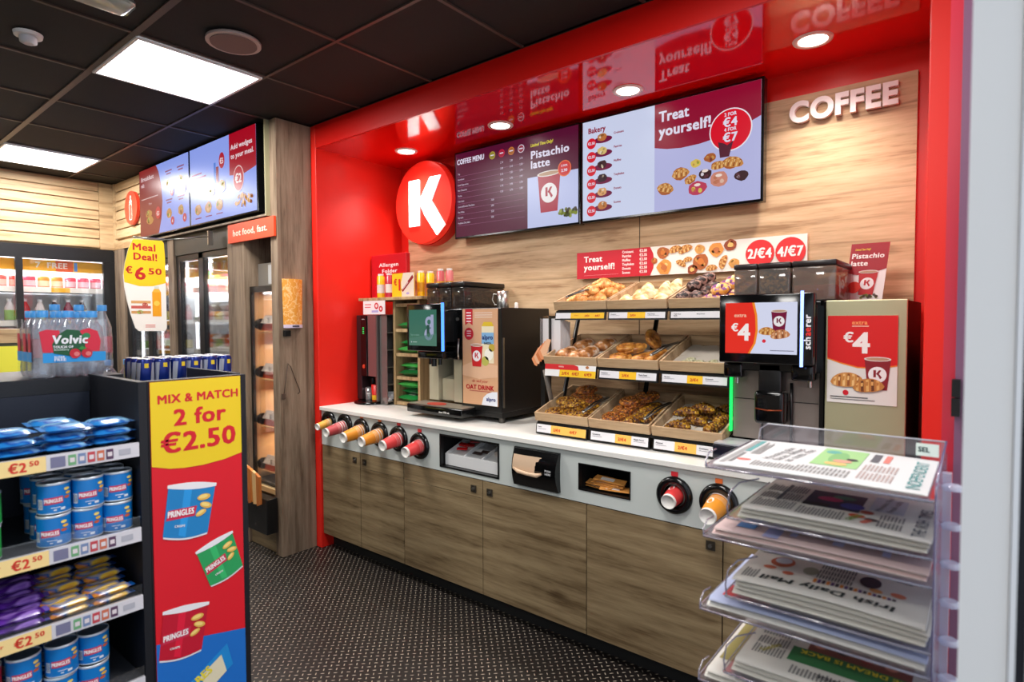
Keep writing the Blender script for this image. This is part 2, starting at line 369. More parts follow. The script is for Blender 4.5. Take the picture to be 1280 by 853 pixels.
# ================================================================ SETTING
def floor_mat():
    m = bpy.data.materials.new('diamond_plate_floor'); m.use_nodes = True; nt = m.node_tree; N = nt.nodes.new; L = nt.links.new; b = nt.nodes['Principled BSDF']
    t = N('ShaderNodeTexCoord'); sx = N('ShaderNodeSeparateXYZ'); L(t.outputs['Object'], sx.inputs[0])
    def M(op, a, b_=None, c=None):
        n = N('ShaderNodeMath'); n.operation = op
        for i, x in enumerate((a, b_, c)):
            if x is None: continue
            if isinstance(x, (int, float)): n.inputs[i].default_value = x
            else: L(x, n.inputs[i])
        return n.outputs[0]
    S = .7071/.028; X = M('MULTIPLY', M('ADD', sx.outputs[0], sx.outputs[1]), S); Y = M('MULTIPLY', M('SUBTRACT', sx.outputs[0], sx.outputs[1]), S)
    par = M('MODULO', M('ABSOLUTE', M('ADD', M('FLOOR', X), M('FLOOR', Y))), 2.)
    fx = M('SUBTRACT', M('FRACT', X), .5); fy = M('SUBTRACT', M('FRACT', Y), .5)
    def ell(a, b_): return M('ADD', M('POWER', M('DIVIDE', a, .42), 2.), M('POWER', M('DIVIDE', b_, .13), 2.))
    e1 = ell(M('ABSOLUTE', fx), M('ABSOLUTE', fy)); e2 = ell(M('ABSOLUTE', fy), M('ABSOLUTE', fx))
    d = M('ADD', M('MULTIPLY', e1, par), M('MULTIPLY', e2, M('SUBTRACT', 1., par)))
    h = M('SUBTRACT', 1., d); hc = N('ShaderNodeClamp'); L(h, hc.inputs[0])
    bp = N('ShaderNodeBump'); bp.inputs['Strength'].default_value = .8; bp.inputs['Distance'].default_value = .003; L(hc.outputs[0], bp.inputs['Height']); L(bp.outputs['Normal'], b.inputs['Normal'])
    nz = N('ShaderNodeTexNoise'); nz.inputs['Scale'].default_value = 2.5; L(t.outputs['Object'], nz.inputs['Vector'])
    r = N('ShaderNodeValToRGB'); r.color_ramp.elements[0].color = (*lin((30, 25, 23)), 1); r.color_ramp.elements[1].color = (*lin((190, 176, 156)), 1)  # glints on the raised marks are painted as a paler base colour
    r.color_ramp.elements[0].position = .25; r.color_ramp.elements[1].position = .8
    ns = M('MULTIPLY', hc.outputs[0], M('ADD', nz.outputs['Fac'], .35)); L(ns, r.inputs[0]); L(r.outputs[0], b.inputs['Base Color'])
    b.inputs['Roughness'].default_value = .42; b.inputs['Specular IOR Level'].default_value = .5
    return m
box('floor', -7.2, 1.6, -3.2, 3.2, -.05, 0, floor_mat(), kind='structure')
# ceiling: slab, T-bars and tiles
tile_m = mat('black_ceiling_tile', (12, 9, 9), .8, var=.15, bscale=8); bar_m = mat('ceiling_t_bar', (72, 56, 50), .45)
ceil = box('ceiling', -7.2, .02, -3.2, 3.0, 2.875, 2.93, black_mt, kind='structure')
TX0, TP, TY0, TQ = -3.02, .632, 1.04, .62
gx = [TX0+TP*k for k in range(-6, 6)]; gy = [TY0+TQ*k for k in range(-7, 3)]
for x in gx:
    if x < -.01: box('ceiling_bar', x-.008, x+.008, -3.19, 2.26, 2.845, 2.855, bar_m, ceil)
for k, y in enumerate(gy): box('ceiling_bar', -6.5, 0, y-(.015 if k % 4 == 3 else .008), y+(.015 if k % 4 == 3 else .008), 2.8445, 2.8545, bar_m, ceil)
lit = {(-3.652, 1.04), (-6.18, 1.04)}
tile_mesh = None
for x in [gx[0]-TP]+gx:
    for y in [gy[0]-TQ]+gy:
        if x > -.1 or y > 2.2 or any(abs(x-a) < .02 and abs(y-b) < .02 for a, b in lit): continue
        x1, y1 = min(x+TP, .02), min(y+TQ, 2.262)
        if x+TP < .02 and y+TQ < 2.26 and tile_mesh:
            o = bpy.data.objects.new('ceiling_tile', tile_mesh); COL.objects.link(o); o.parent = ceil; o.location = Vector((x, y, 0))-WL[ceil.name]+Vector((0, 0, 0)); continue
        b = MB().box(.01, x1-x-.01, .01, y1-y-.01, 2.852, 2.866, tile_m)
        o = b.build('ceiling_tile', loc=(0, 0, 0)); o.parent = ceil; o.location = Vector((x, y, 0))-WL[ceil.name]
        if x+TP < .02 and y+TQ < 2.26: tile_mesh = o.data
# walls
wall_b = box('wall_back', -3.56, .06, 3.0, 3.06, 0, 2.875, red_wall, kind='structure')
box('wood_panel', -3.40, -.247, 2.975, 2.999, .9, 2.575, wood_w, wall_b)
box('panel_joint', -1.502, -1.499, 2.973, 2.976, .9, 2.575, mat('joint_dark', (60, 45, 32), .8), wall_b)
box('wall_left', -3.60, -3.505, 2.265, 3.0, 0, 2.845, red_wall, kind='structure', bev=.004)
wr = box('wall_right', -.16, .02, 2.265, 3.0, 0, 2.845, red_wall, kind='structure', bev=.004)
t1 = box('trim_1', -3.505, -.16, 2.28, 3.0, 2.695, 2.72, red_paint, kind='structure')
box('fascia_board', -3.505, -.16, 2.265, 2.28, 2.695, 2.845, mat('red_fascia', (216, 18, 10), .35, spec=.4), t1)
# far left walls, clad in boards
wall_f = box('wall_left', -6.62, -6.53, -3.2, 2.6, 2.225, 2.875, wood_p, kind='structure')
wall_m = box('wall_back', -6.53, -5.74, 2.04, 2.12, 2.225, 2.875, wood_px, kind='structure')
bh = (2.845-2.23)/7
for k in range(7):
    z0 = 2.23+bh*k
    box('siding_board', -6.53, -6.505, -3.1, 1.90, z0+.008, z0+bh-.002, wood_p, wall_f, bev=.004)
    if k: box('siding_board', -6.44, -5.76, 2.016, 2.04, z0+.008, z0+bh-.002, wood_px, wall_m, bev=.004)
box('corner_board', -6.53, -6.495, 1.90, 2.012, 2.225, 2.845, wood_p, wall_f)
box('corner_board', -6.494, -6.44, 2.008, 2.04, 2.225, 2.845, wood_px, wall_m)
box('bottom_board', -6.44, -5.76, 2.010, 2.04, 2.225, 2.30, wood_px, wall_m)
box('wall_back', -7.2, -3.56, 2.95, 3.02, 0, 2.875, mat('dark_back_wall', (40, 36, 34), .8), kind='structure')
box('wall_left', -7.2, -7.12, -3.2, 2.95, 0, 2.875, mat('dark_side_wall', (40, 36, 34), .8), kind='structure')
box('wall_front', -7.2, .0, -3.26, -3.2, 0, 2.93, mat('pale_shop_wall', (150, 142, 132), .8), kind='structure')
# shop entrance on the right: white post of the sliding door, dark gasket, edge of the glass leaf
post_m = mat('white_door_post', (236, 238, 240), .4)
d1 = MB().box(-.022, .0245, .90, 1.0, 0, 2.9, post_m).box(.0255, .0315, .896, 1.0, 0, 2.9, mat('post_highlight_strip', (236, 240, 246), .35)).build('door_1', kind='structure', loc=(0, .95, 0))  # narrow pale strip stands in for the highlight line along the post
box('rubber_seal', .0315, .0405, .905, 1.0, 0, 2.9, mat('rubber_black', (22, 24, 34), .7), d1)
box('outer_frame', .041, .34, .90, 1.0, 0, 2.9, mat('outer_white', (226, 228, 234), .5), d1)
box('door_leaf_edge', -.0815, -.058, 1.70, 1.76, 0, 2.8, mat('leaf_edge_red_reflection', (206, 44, 66), .3, spec=.7), d1)  # the red reflected in this leaf edge is put into its colour
box('door_leaf_edge', -.0575, -.040, 1.68, 1.74, 0, 2.8, mat('leaf_edge_plum_reflection', (128, 84, 112), .3, spec=.7), d1)  # plum colour stands in for the dimmer reflection on the dark edge
box('door_catch', -.063, -.047, 1.66, 1.679, 1.371, 1.411, black_pl, d1); box('door_catch', -.063, -.047, 1.66, 1.679, 1.327, 1.368, black_pl, d1)

# ================================================================ CEILING FITTINGS
lamp_m = mat('led_diffuser', (255, 255, 255), .5, emit=7., ecol=(250, 250, 255))
def ceiling_panel(x, y, label):
    t = thing('ceiling_light', label, 'light', (x, y, 2.836), group='square panel lights in the ceiling')
    MB().box(x-.3, x+.3, y-.3, y-.286, 2.836, 2.846, white_gloss).box(x-.3, x+.3, y+.286, y+.3, 2.836, 2.846, white_gloss).box(x-.3, x-.286, y-.286, y+.286, 2.836, 2.846, white_gloss).box(x+.286, x+.3, y-.286, y+.286, 2.836, 2.846, white_gloss).build('frame', t)
    box('diffuser', x-.287, x+.287, y-.287, y+.287, 2.838, 2.844, lamp_m, t)
ceiling_panel(-3.336, 1.35, 'bright square panel light in the black ceiling, beside the round speaker')
ceiling_panel(-5.864, 1.35, 'bright square panel light at the far left above the pale boards')
t = thing('ceiling_speaker', 'round pale flush speaker set in the black ceiling', 'speaker', (-2.745, 1.355, 2.83))
MB().lathe([(.118, .0), (.118, .012), (.1, .012)], mat('speaker_rim', (196, 176, 168), .5), (-2.745, 1.355, 2.832), seg=32).build('rim', t)
MB().cyl((-2.745, 1.355, 2.828), .1, .006, mat('speaker_mesh', (120, 96, 90), .7), seg=32).build('grille', t)
t = thing('smoke_detector', 'white round smoke detector on the black ceiling at upper left', 'detector', (-3.39, .737, 2.79))
MB().lathe([(.052, 0), (.055, .014)], white_gloss, (-3.39, .737, 2.832), seg=24).build('base', t)
MB().lathe([(.02, 0), (.032, .006), (.034, .03)], mat('detector_head', (206, 206, 212), .35), (-3.39, .737, 2.80), seg=24).build('head', t)
t = thing('emergency_light', 'clear rounded bulkhead light cut by the top edge of the picture', 'light', (-2.79, .8, 2.8))
box('base', -2.775, -2.655, .50, .91, 2.828, 2.842, white_gloss, t, bev=.004)
MB().bbox(-2.785, -2.645, .49, .925, 2.785, 2.826, clear('frosted_cover', (225, 230, 225), .2, .15, .35), .03, 3).build('cover', t)
dl_m = mat('downlight_lens', (255, 255, 255), .4, emit=9., ecol=(255, 248, 238)); dl_r = mat('downlight_ring', (244, 214, 206), .35)
names = ['leftmost, above the round logo sign', 'second from the left, above the coffee menu screen', 'third from the left, above the bakery screen', 'rightmost, near the coffee lettering']
for x, nm in zip((-3.093, -2.26, -1.427, -.585), names):
    t = thing('downlight', 'round recessed downlight in the red soffit, '+nm, 'light', (x, 2.695, 2.68), group='downlights in the red soffit')
    MB().lathe([(.054, .006), (.058, 0), (.074, 0), (.077, .006)], dl_r, (x, 2.695, 2.6885), seg=28, caps=(False, False)).build('rim', t)
    MB().cyl((x, 2.695, 2.690), .054, .003, dl_m, seg=28).build('lens', t)

# ================================================================ SIGNS ON THE COFFEE WALL
cx, cz, R = -3.105, 2.375, .288
t = thing('logo_sign', 'round red illuminated sign with a white letter K', 'sign', (cx, 2.86, cz))
MB().cyl((cx, 2.90, cz), R*1.02, .095, mat('sign_drum', (200, 14, 10), .35), 'y', 48).build('back_drum', t)
MB().lathe([(R-.004, 0), (R, .006), (R, .048)], mat('sign_face', (232, 44, 30), .3, emit=.35, ecol=(236, 36, 26)), (cx, 2.85, cz), 'y', 56).build('disc', t)
ks = mat('lit_white_letter', (255, 255, 255), .4, emit=1.0, ecol=(255, 255, 255))
b = MB()
for pts in ([(-3.237, 2.214), (-3.133, 2.214), (-3.130, 2.535), (-3.236, 2.537)], [(-3.132, 2.38), (-3.018, 2.537), (-2.918, 2.537), (-3.011, 2.376), (-3.075, 2.34)],
            [(-3.132, 2.38), (-3.075, 2.28), (-2.956, 2.133), (-2.878, 2.198), (-3.011, 2.376)]):
    b.prism([(x, 2.838, z) for x, z in pts], (0, .012, 0), ks)
b.build('letter_k', t)
# raised COFFEE letters
t = thing('coffee_sign', 'raised white capital letters reading COFFEE on the oak wall', 'sign', (-.525, 2.96, 2.46))
lm = mat('raised_white', (250, 238, 236), .4); x = -.735
for i, ch in enumerate('COFFEE'):
    vs, fs, wd = glyph_run(ch, .124, 1, .93, solid=1); bb = MB()
    x0 = min(v[0] for v in vs); x1 = max(v[0] for v in vs)
    for dy in (0, 1):
        k = len(bb.v); bb.v += [(x+px-x0, 2.950 if not dy else 2.972, 2.452+pz) for px, pz, _ in vs]
        for f in fs: bb.f.append(tuple(k+q for q in (f if not dy else f[::-1]))); bb.m.append(bb.mi(lm)); bb.s.append(False)
    ed = {}
    for f in fs:
        for a, c in zip(f, f[1:]+f[:1]): ed[(a, c)] = 1
    n = len(vs)
    for a, c in ed:
        if (c, a) not in ed: bb.f.append((c, a, n+a, n+c)); bb.m.append(0); bb.s.append(False)
    bb.build('letter', t); x += (x1-x0)+.006

# ---------------- menu screens
def screen(name, x0, x1, z0, z1, y, depth, label, grp, bez=.012):
    t = thing(name, label, 'screen', ((x0+x1)/2, y+depth/2, z0), group=grp)
    box('housing', x0, x1, y, y+depth, z0, z1, black_gl, t, bev=.003)
    return t, artY(x0+bez, x1-bez, z0+bez, z1-bez, y, emit=.82, rough=.3)
t, a = screen('menu_screen', -2.825, -1.828, 2.095, 2.672, 2.885, .05, 'wall screen with the coffee menu, dark purple, next to the round logo sign', 'menu screens over the coffee counter')
pu = (88, 14, 52); lav = (196, 204, 244); wh = (236, 230, 250)
a.bg(pu); a.rect(.625, 0, 1, .55, lav, 1); a.text('COFFEE MENU', .015, .87, .062, wh, W=.25)
for u, c in ((.335, (186, 170, 60)), (.415, (210, 30, 70)), (.495, (214, 130, 60)), (.575, (235, 225, 240))):
    a.circ(u, .89, .045, c, 1); a.circ(u, .89, .037, (150, 40, 60) if c[0] > 230 else tuple(int(q*.8) for q in c), 2); a.rect(u-.015, .885, u+.015, .897, wh, 3)
rows = ['Tea', 'Americano', 'Latte/Cappuccino', 'Hot Chocolate', 'Mocha', 'Chai Latte', 'Caramel/Double Macchiato', 'Flat White', 'Espresso', 'Hazelnut Chocolate']
for i, r_ in enumerate(rows):
    v = .745-i*.0655; a.text(r_, .02, v, .022, wh, sq=.8, bold=0); a.rect(.02, v-.022, .6, v-.0195, (170, 110, 150), 1)
    for j, u in enumerate((.415, .495, .575)):
        if i < 6 and not (i == 0 and 0): a.text(['2.70', '2.80', '3.10', '3.50', '3.70', '3.95'][(i+j) % 6], u, v+.03, .023, wh, align='c', sq=.8, bold=0)
    if i > 5: a.text(['3.60', '3.80', '3.20', '3.80'][i-6], .335, v+.02, .023, wh, align='c', sq=.8, bold=0)
a.text('Limited Time Only!', .65, .88, .034, (226, 210, 60), W=.17, sh=.2); a.text('Pistachio', .65, .75, .085, wh, W=.29); a.text('latte', .65, .645, .085, wh, W=.15)
a.cup(.79, .15, .44, (176, 30, 60)); a.circ(.905, .58, .085, (240, 120, 60), 6); a.circ(.905, .58, .075, (214, 40, 40), 7); a.text('2 FOR', .905, .60, .02, wh, 8, 'c'); a.text('2.90', .905, .545, .03, wh, 8, 'c')
for k in range(26): a.circ(.87+hsh(k)*.12, .08+hsh(k+9)*.07, .02, [(120, 130, 40), (70, 60, 40), (150, 160, 70), (60, 70, 30)][k % 4], 6+k % 3, 8, jit=.2)
a.build('display', t)
t, a = screen('menu_screen', -1.822, -.828, 2.097, 2.672, 2.885, .05, 'wall screen with the bakery menu and treats offer, above the pastry stand', 'menu screens over the coffee counter')
mar = (150, 10, 50); lt = (214, 222, 250); lt2 = (188, 190, 236)
a.bg(lt); a.rect(.452, 0, 1, .7, lt2, 1); a.text('Bakery', .037, .875, .055, mar, W=.115)
a.poly([(.452, .999), (.452, .60), (.52, .57), (.60, .555), (.70, .56), (.80, .585), (.90, .63), (1, .70), (1, .999)], mar, 2)
a.text('Treat', .478, .83, .098, wh, 3, W=.165); a.text('yourself!', .478, .695, .098, wh, 3, W=.285)
a.circ(.855, .63, .185, (250, 240, 250), 3, 36); a.circ(.855, .63, .175, (228, 6, 40), 4, 36)
a.text('2 FOR', .855, .75, .03, wh, 5, 'c', W=.06); a.text('€4', .855, .66, .075, wh, 5, 'c', W=.072); a.text('4 FOR', .855, .62, .03, wh, 5, 'c', W=.06); a.text('€7', .855, .53, .075, wh, 5, 'c', W=.072)
for i, (nm, c1) in enumerate((('Croissant', (196, 120, 60)), ('Pastries', (226, 196, 120)), ('Muffins', (70, 34, 40)), ('Traybakes', (60, 34, 44)), ('Donuts', (230, 170, 110)), ('Scones', (200, 124, 60)))):
    v = .77-i*.136; a.circ(.135, v+.02, .105, (118, 14, 66), 1, 24, .034); a.food(.13, v+.045, .055, [c1, tuple(int(q*.75) for q in c1), (240, 220, 190)], 2)
    a.circ(.06, v-.0, .054, (222, 14, 44), 4); a.text('€2.50', .06, v-.012, .028, wh, 5, 'c', W=.045); a.text(nm, .205, v+.05, .022, mar, sq=.85)
br = [(176, 96, 46), (206, 150, 80), (120, 56, 40)]; ch = [(60, 26, 34), (96, 50, 60), (226, 216, 226)]; yl = [(224, 196, 90), (196, 150, 70), (120, 170, 60)]
for u, v, r_, c in ((.515, .2, .075, br), (.60, .32, .075, br), (.68, .39, .05, yl), (.755, .42, .055, br), (.65, .25, .05, br), (.73, .28, .06, ch), (.69, .165, .085, [(196, 60, 90), (220, 200, 90), (200, 130, 80)]), (.79, .34, .05, br), (.80, .22, .085, [(214, 140, 120), (196, 120, 90), (230, 190, 170)]), (.855, .345, .07, br), (.91, .22, .06, ch)):
    a.food(u, v, r_, c)
for u, v, r_, ro in ((.515, .20, .085, -.25), (.60, .315, .085, .1), (.80, .33, .07, .1), (.87, .335, .09, -.2), (.655, .25, .06, .5)): a.pastry(u, v, r_, 6, ro)
for u, v in ((.73, .28), (.80, .22), (.69, .165)): a.circ(u, v+.03, .03, (250, 230, 220), 7, 10, .014)
a.poly([(.805, .40), (.85, .40), (.87, .53), (.84, .50), (.825, .52), (.795, .54)], (90, 30, 50), 6)
a.build('display', t)
# long printed banner under the screens
bn = box('price_banner', -1.887, -.65, 2.945, 2.96, 1.785, 1.938, mat('banner_white', (244, 238, 228), .4)); tag(bn, 'long red and white banner reading Treat yourself over the pastry trays', 'sign')
a = artY(-1.887, -.65, 1.785, 1.938, 2.945); a.poly([(0, 0), (.375, 0), (.39, .25), (.393, .5), (.39, .75), (.375, 1), (0, 1)], (196, 24, 44), 1)
a.text('Treat', .04, .62, .22, (250, 240, 236), W=.098); a.text('yourself!', .04, .32, .22, (250, 240, 236), W=.165); a.rect(.04, .12, .22, .125, (240, 200, 200), 2)
for i, nm in enumerate(('Croissant', 'Pastries', 'Muffins', 'Traybakes', 'Donuts', 'Scones')):
    a.text(nm, .240, .85-i*.148, .095, (250, 236, 232), sq=.8); a.text(['€2.00', '€2.35', '€2.50', '€2.60', '€2.50', '€2.50'][i], .325, .85-i*.148, .095, (250, 236, 232), sq=.85)
pc = [br, [(226, 150, 70), (206, 120, 50), (240, 200, 130)], [(150, 70, 40), (190, 110, 60), (100, 40, 26)], [(216, 156, 80), (240, 190, 110), (190, 110, 60)]]
for k, (u, v, r_) in enumerate(((.435, .76, .22), (.44, .26, .27), (.565, .12, .17), (.595, .78, .17), (.60, .36, .28), (.665, .72, .24), (.72, .84, .2), (.735, .25, .17), (.395, .5, .12))):
    a.food(u, v, r_, pc[k % 4], 3, .95); a.circ(u, v, r_*.45, pc[(k+1) % 4][1], 5, 10, r_*.4, 0, .2)
for u, v, r_, ro in ((.49, .82, .24, .25), (.535, .80, .26, .35), (.515, .34, .20, -.5), (.695, .30, .24, 1.2), (.545, .45, .17, .2), (.645, .12, .2, .1)): a.pastry(u, v, r_, 4, ro)
a.circ(.833, .5, .43, (222, 40, 44), 5, 28); a.circ(.943, .5, .43, (222, 40, 44), 5, 28); a.text('2/€4', .833, .36, .30, (255, 244, 240), 6, 'c', W=.09); a.text('4/€7', .943, .36, .30, (255, 244, 240), 6, 'c', W=.09)
a.build('print', bn)

# ================================================================ COUNTER
lam = mat('white_laminate', (232, 230, 224), .32, var=.03, bscale=200); fas_m = mat('fascia_grey_white', (198, 204, 200), .35)
t = thing('worktop', 'long white worktop with pale front panel holding cup and sachet openings', 'counter', (-1.83, 2.64, .71))
box('slab', -3.503, -.162, 2.262, 2.973, .945, .970, lam, t, bev=.003)
RINGS = [(-3.413, .868), (-3.235, .868), (-3.062, .855), (-2.882, .853), (-2.705, .848), (-2.523, .830), (-.988, .829), (-.806, .831)]
b = MB(); X0, X1 = -3.503, -.162
for x0, x1, z0, z1 in ((X0, -2.361, .712, .9445), (-2.361, -1.929, .919, .9445), (-2.361, -1.929, .712, .735), (-1.929, -1.452, .712, .9445), (-1.452, -1.188, .893, .9445), (-1.452, -1.188, .712, .769), (-1.188, X1, .712, .9445)):
    rs = [r_ for r_ in RINGS if x0 < r_[0] < x1 and z1-z0 > .2]; xs = x0
    for rx, rz in rs:
        b.box(xs, rx-.06, 2.28, 2.298, z0, z1, fas_m).box(rx-.06, rx+.06, 2.28, 2.298, z0, rz-.06, fas_m).box(rx-.06, rx+.06, 2.28, 2.298, rz+.06, z1, fas_m); xs = rx+.06
        for k in range(24):
            q = []
            for i in (k, k+1):
                a = 2*PI*i/24; c, s_ = math.cos(a), math.sin(a); e = .06/max(abs(c), abs(s_)); q += [(rx+.05*c, rz+.05*s_), (rx+e*c, rz+e*s_)]
            b.poly([(q[0][0], 2.28, q[0][1]), (q[1][0], 2.28, q[1][1]), (q[3][0], 2.28, q[3][1]), (q[2][0], 2.28, q[2][1])], fas_m)
    b.box(xs, x1, 2.28, 2.298, z0, z1, fas_m)
b.build('front_panel', t)
for x0, x1, z0, z1 in ((-2.37, -1.92, .73, .925), (-1.46, -1.18, .76, .90)):
    b = MB(); b.box(x0, x1, 2.56, 2.57, z0, z1, black_mt).box(x0, x1, 2.299, 2.56, z0-.01, z0, black_mt).box(x0, x1, 2.299, 2.56, z1, z1+.01, black_mt).box(x0-.01, x0, 2.299, 2.56, z0-.01, z1+.01, black_mt).box(x1, x1+.01, 2.299, 2.56, z0-.01, z1+.01, black_mt)
    b.build('recess_box', t, label='black recess behind the opening')
for x0, x1, z0, z1, w_ in ((-2.361, -1.929, .735, .919, .009), (-1.452, -1.188, .769, .893, .004)):
    b = MB(); b.box(x0, x1, 2.276, 2.30, z1-w_, z1, black_pl).box(x0, x1, 2.276, 2.30, z0, z0+w_, black_pl).box(x0, x0+w_, 2.276, 2.30, z0, z1, black_pl).box(x1-w_, x1, 2.276, 2.30, z0, z1, black_pl)
    b.build('opening_frame', t)
box('plinth', X0, X1, 2.36, 2.38, 0, .098, black_mt, t)
latch_m = mat('latch_grey', (74, 68, 60), .4, .6)
def cabinet(x0, x1, doors, label):
    c = thing('base_cabinet', label, 'cabinet', ((x0+x1)/2, 2.6, .1), group='oak cabinets under the white worktop')
    box('body', x0+.002, x1-.002, 2.300, 2.95, .102, .708, mat('carcass', (60, 48, 36), .6), c)
    for a0, a1, la, dr in doors:
        if dr:
            d = box('door', a0+.0025, a1-.0025, 2.281, 2.299, .102, .612, wood_c, c, bev=.0012); box('drawer', a0+.0025, a1-.0025, 2.281, 2.299, .6145, .707, wood_c, c, bev=.0012)
        else: d = box('door', a0+.0025, a1-.0025, 2.281, 2.299, .102, .707, wood_c, c, bev=.0012)
        if la:
            x = la; MB().box(x-.018, x+.018, 2.276, 2.2805, .637, .673, latch_m).cyl((x, 2.270, .655), .008, .006, steel, 'y', 10).build('latch', d)
cabinet(-3.503, -2.669, [(-3.503, -3.086, -3.142, 0), (-3.086, -2.669, -3.041, 1)], 'oak cabinet at the left end by the red wall')
cabinet(-2.669, -1.411, [(-2.669, -2.046, -2.108, 1), (-2.046, -1.411, -1.995, 0)], 'wide oak cabinet under the sachet opening and napkin holder')
cabinet(-1.411, -.162, [(-1.411, -.79, -.838, 0), (-.79, -.162, 0, 0)], 'wide oak cabinet at the right, partly behind the newspaper stand')

# ---------------- cup dispensers and cups
ring_m = mat('black_ring', (10, 10, 11), .18); hole_m = mat('grey_gasket', (150, 146, 138), .5)
def disp(x, z, label, tabc, R_=.077):
    t = thing('cup_dispenser', label, 'dispenser', (x, 2.28, z), group='round cup dispensers in the counter front')
    MB().lathe([(R_, .006), (R_*.97, -.008), (R_*.80, -.014), (R_*.64, -.008), (R_*.6, .004)], ring_m, (x, 2.273, z), 'y', 40, (False, False)).build('ring', t)
    MB().lathe([(R_*.62, 0), (R_*.57, -.010)], hole_m, (x, 2.279, z), 'y', 32, (False, False)).build('gasket', t)
    box('colour_tab', x-.014, x+.014, 2.2745, 2.2795, z+R_*1.02, z+R_*1.02+.018, mat('tab_%d_%d' % tabc[:2], tabc, .5), t)
def cup_proto(name, col, band, L=.11, r0=.041, r1=.030):
    """paper cup lying along -Y, base end in front at y=-L; origin at the mouth"""
    t = thing(name, None, 'cup'); c = mat('paper_%d_%d_%d' % col, col, .45); wc = mat('cup_white', (236, 232, 226), .5)
    MB().lathe([(r0, 0), (r1+(r0-r1)*.3, -L*.70), (r1+.0008, -L+.012), (r1, -L)], c, (0, 0, 0), 'y', 28, (False, False), mf=lambda k: c if k < 2 else wc).build('wall', t)
    MB().lathe([(r0+.003, .002), (r0+.003, -.003)], wc, (0, 0, 0), 'y', 28, (False, False)).build('rim', t)
    MB().lathe([(r1, -L), (r1*.9, -L), (r1*.88, -L+.006), (.0005, -L+.006)], wc, (0, 0, 0), 'y', 24, (False, False)).build('base', t)
    f = lambda u, v, d: ((r0-(r0-r1)*(-v)/L+d)*math.sin(u/r0), v, (r0-(r0-r1)*(-v)/L+d)*math.cos(u/r0))
    a = Art(f, 1, 1, rough=.5); q = L*.17
    # white round mark and pale stripes round the cup
    pts = [(q*.8*math.cos(2*PI*i/16)-.012, -L*.42+q*math.sin(2*PI*i/16)) for i in range(16)]
    a.b.poly([f(u, v, .0006) for u, v in pts], flat((248, 240, 236)))
    a.b.poly([f(u*.5-.006, (v+L*.42)*.45-L*.42, .001) for u, v in pts], flat(band))
    for k in range(3): a.b.grid(lambda i, j: f(-.11+.22*i, -L*(.08+.07*k)-.0015*j, .0005), 24, 1, flat((250, 226, 200) if col[1] > 120 else (240, 190, 190)))
    a.build('print', t); return t
orange, rose, coral = (232, 150, 40), (190, 74, 78), (226, 66, 66)
sp = {'o': Stamp(cup_proto('paper_cup', orange, (232, 150, 40))), 'r': Stamp(cup_proto('paper_cup', rose, rose)), 'c': Stamp(cup_proto('paper_cup', coral, coral)),
      'y': Stamp(cup_proto('paper_cup', (236, 176, 70), (200, 80, 60)))}
spec = [(-3.413, .868, 'y', .085, .75, 'yellow cup', 'leftmost dispenser, next to the red wall'), (-3.235, .868, 'r', .14, .92, 'dusty red cup', 'second dispenser from the left'),
        (-3.062, .855, 'o', .135, 1.05, 'orange cup', 'third dispenser from the left'), (-2.882, .853, 'o', .135, 1.0, 'orange cup', 'fourth dispenser from the left'),
        (-2.705, .848, 'c', .12, 1.0, 'coral red cup', 'fifth dispenser from the left'), (-2.523, .830, 'c', .105, 1.0, 'coral red cup', 'sixth dispenser, left of the sachet opening'),
        (-.988, .829, 'c', .055, 1.0, 'short coral cup', 'dispenser right of the envelope opening'), (-.806, .831, 'o', .115, 1.05, 'orange cup', 'rightmost dispenser, beside the newspapers')]
for i, (x, z, k, out, s_, cn, where) in enumerate(spec):
    disp(x, z, 'black ringed '+where, {'y': (214, 170, 60), 'r': (150, 50, 50), 'o': (226, 110, 50), 'c': (206, 40, 50)}[k])
    tilt = math.radians(9); m = (out-.11*s_)
    for j in range(3 if out > .1 else 2):
        d = m-.017*j   # how far the mouth stands out of the ring
        o = sp[k]((x, 2.268-d*math.cos(tilt), z-.004-d*math.sin(tilt)*.9), (tilt, 0, 0), ('outermost '+cn+' sticking out of the '+where) if j == 0 else (['', 'first', 'second'][j]+' nested '+cn+' behind the outermost, '+where))
        o.scale = (s_,)*3; o['group'] = 'paper cups in the counter front dispensers'

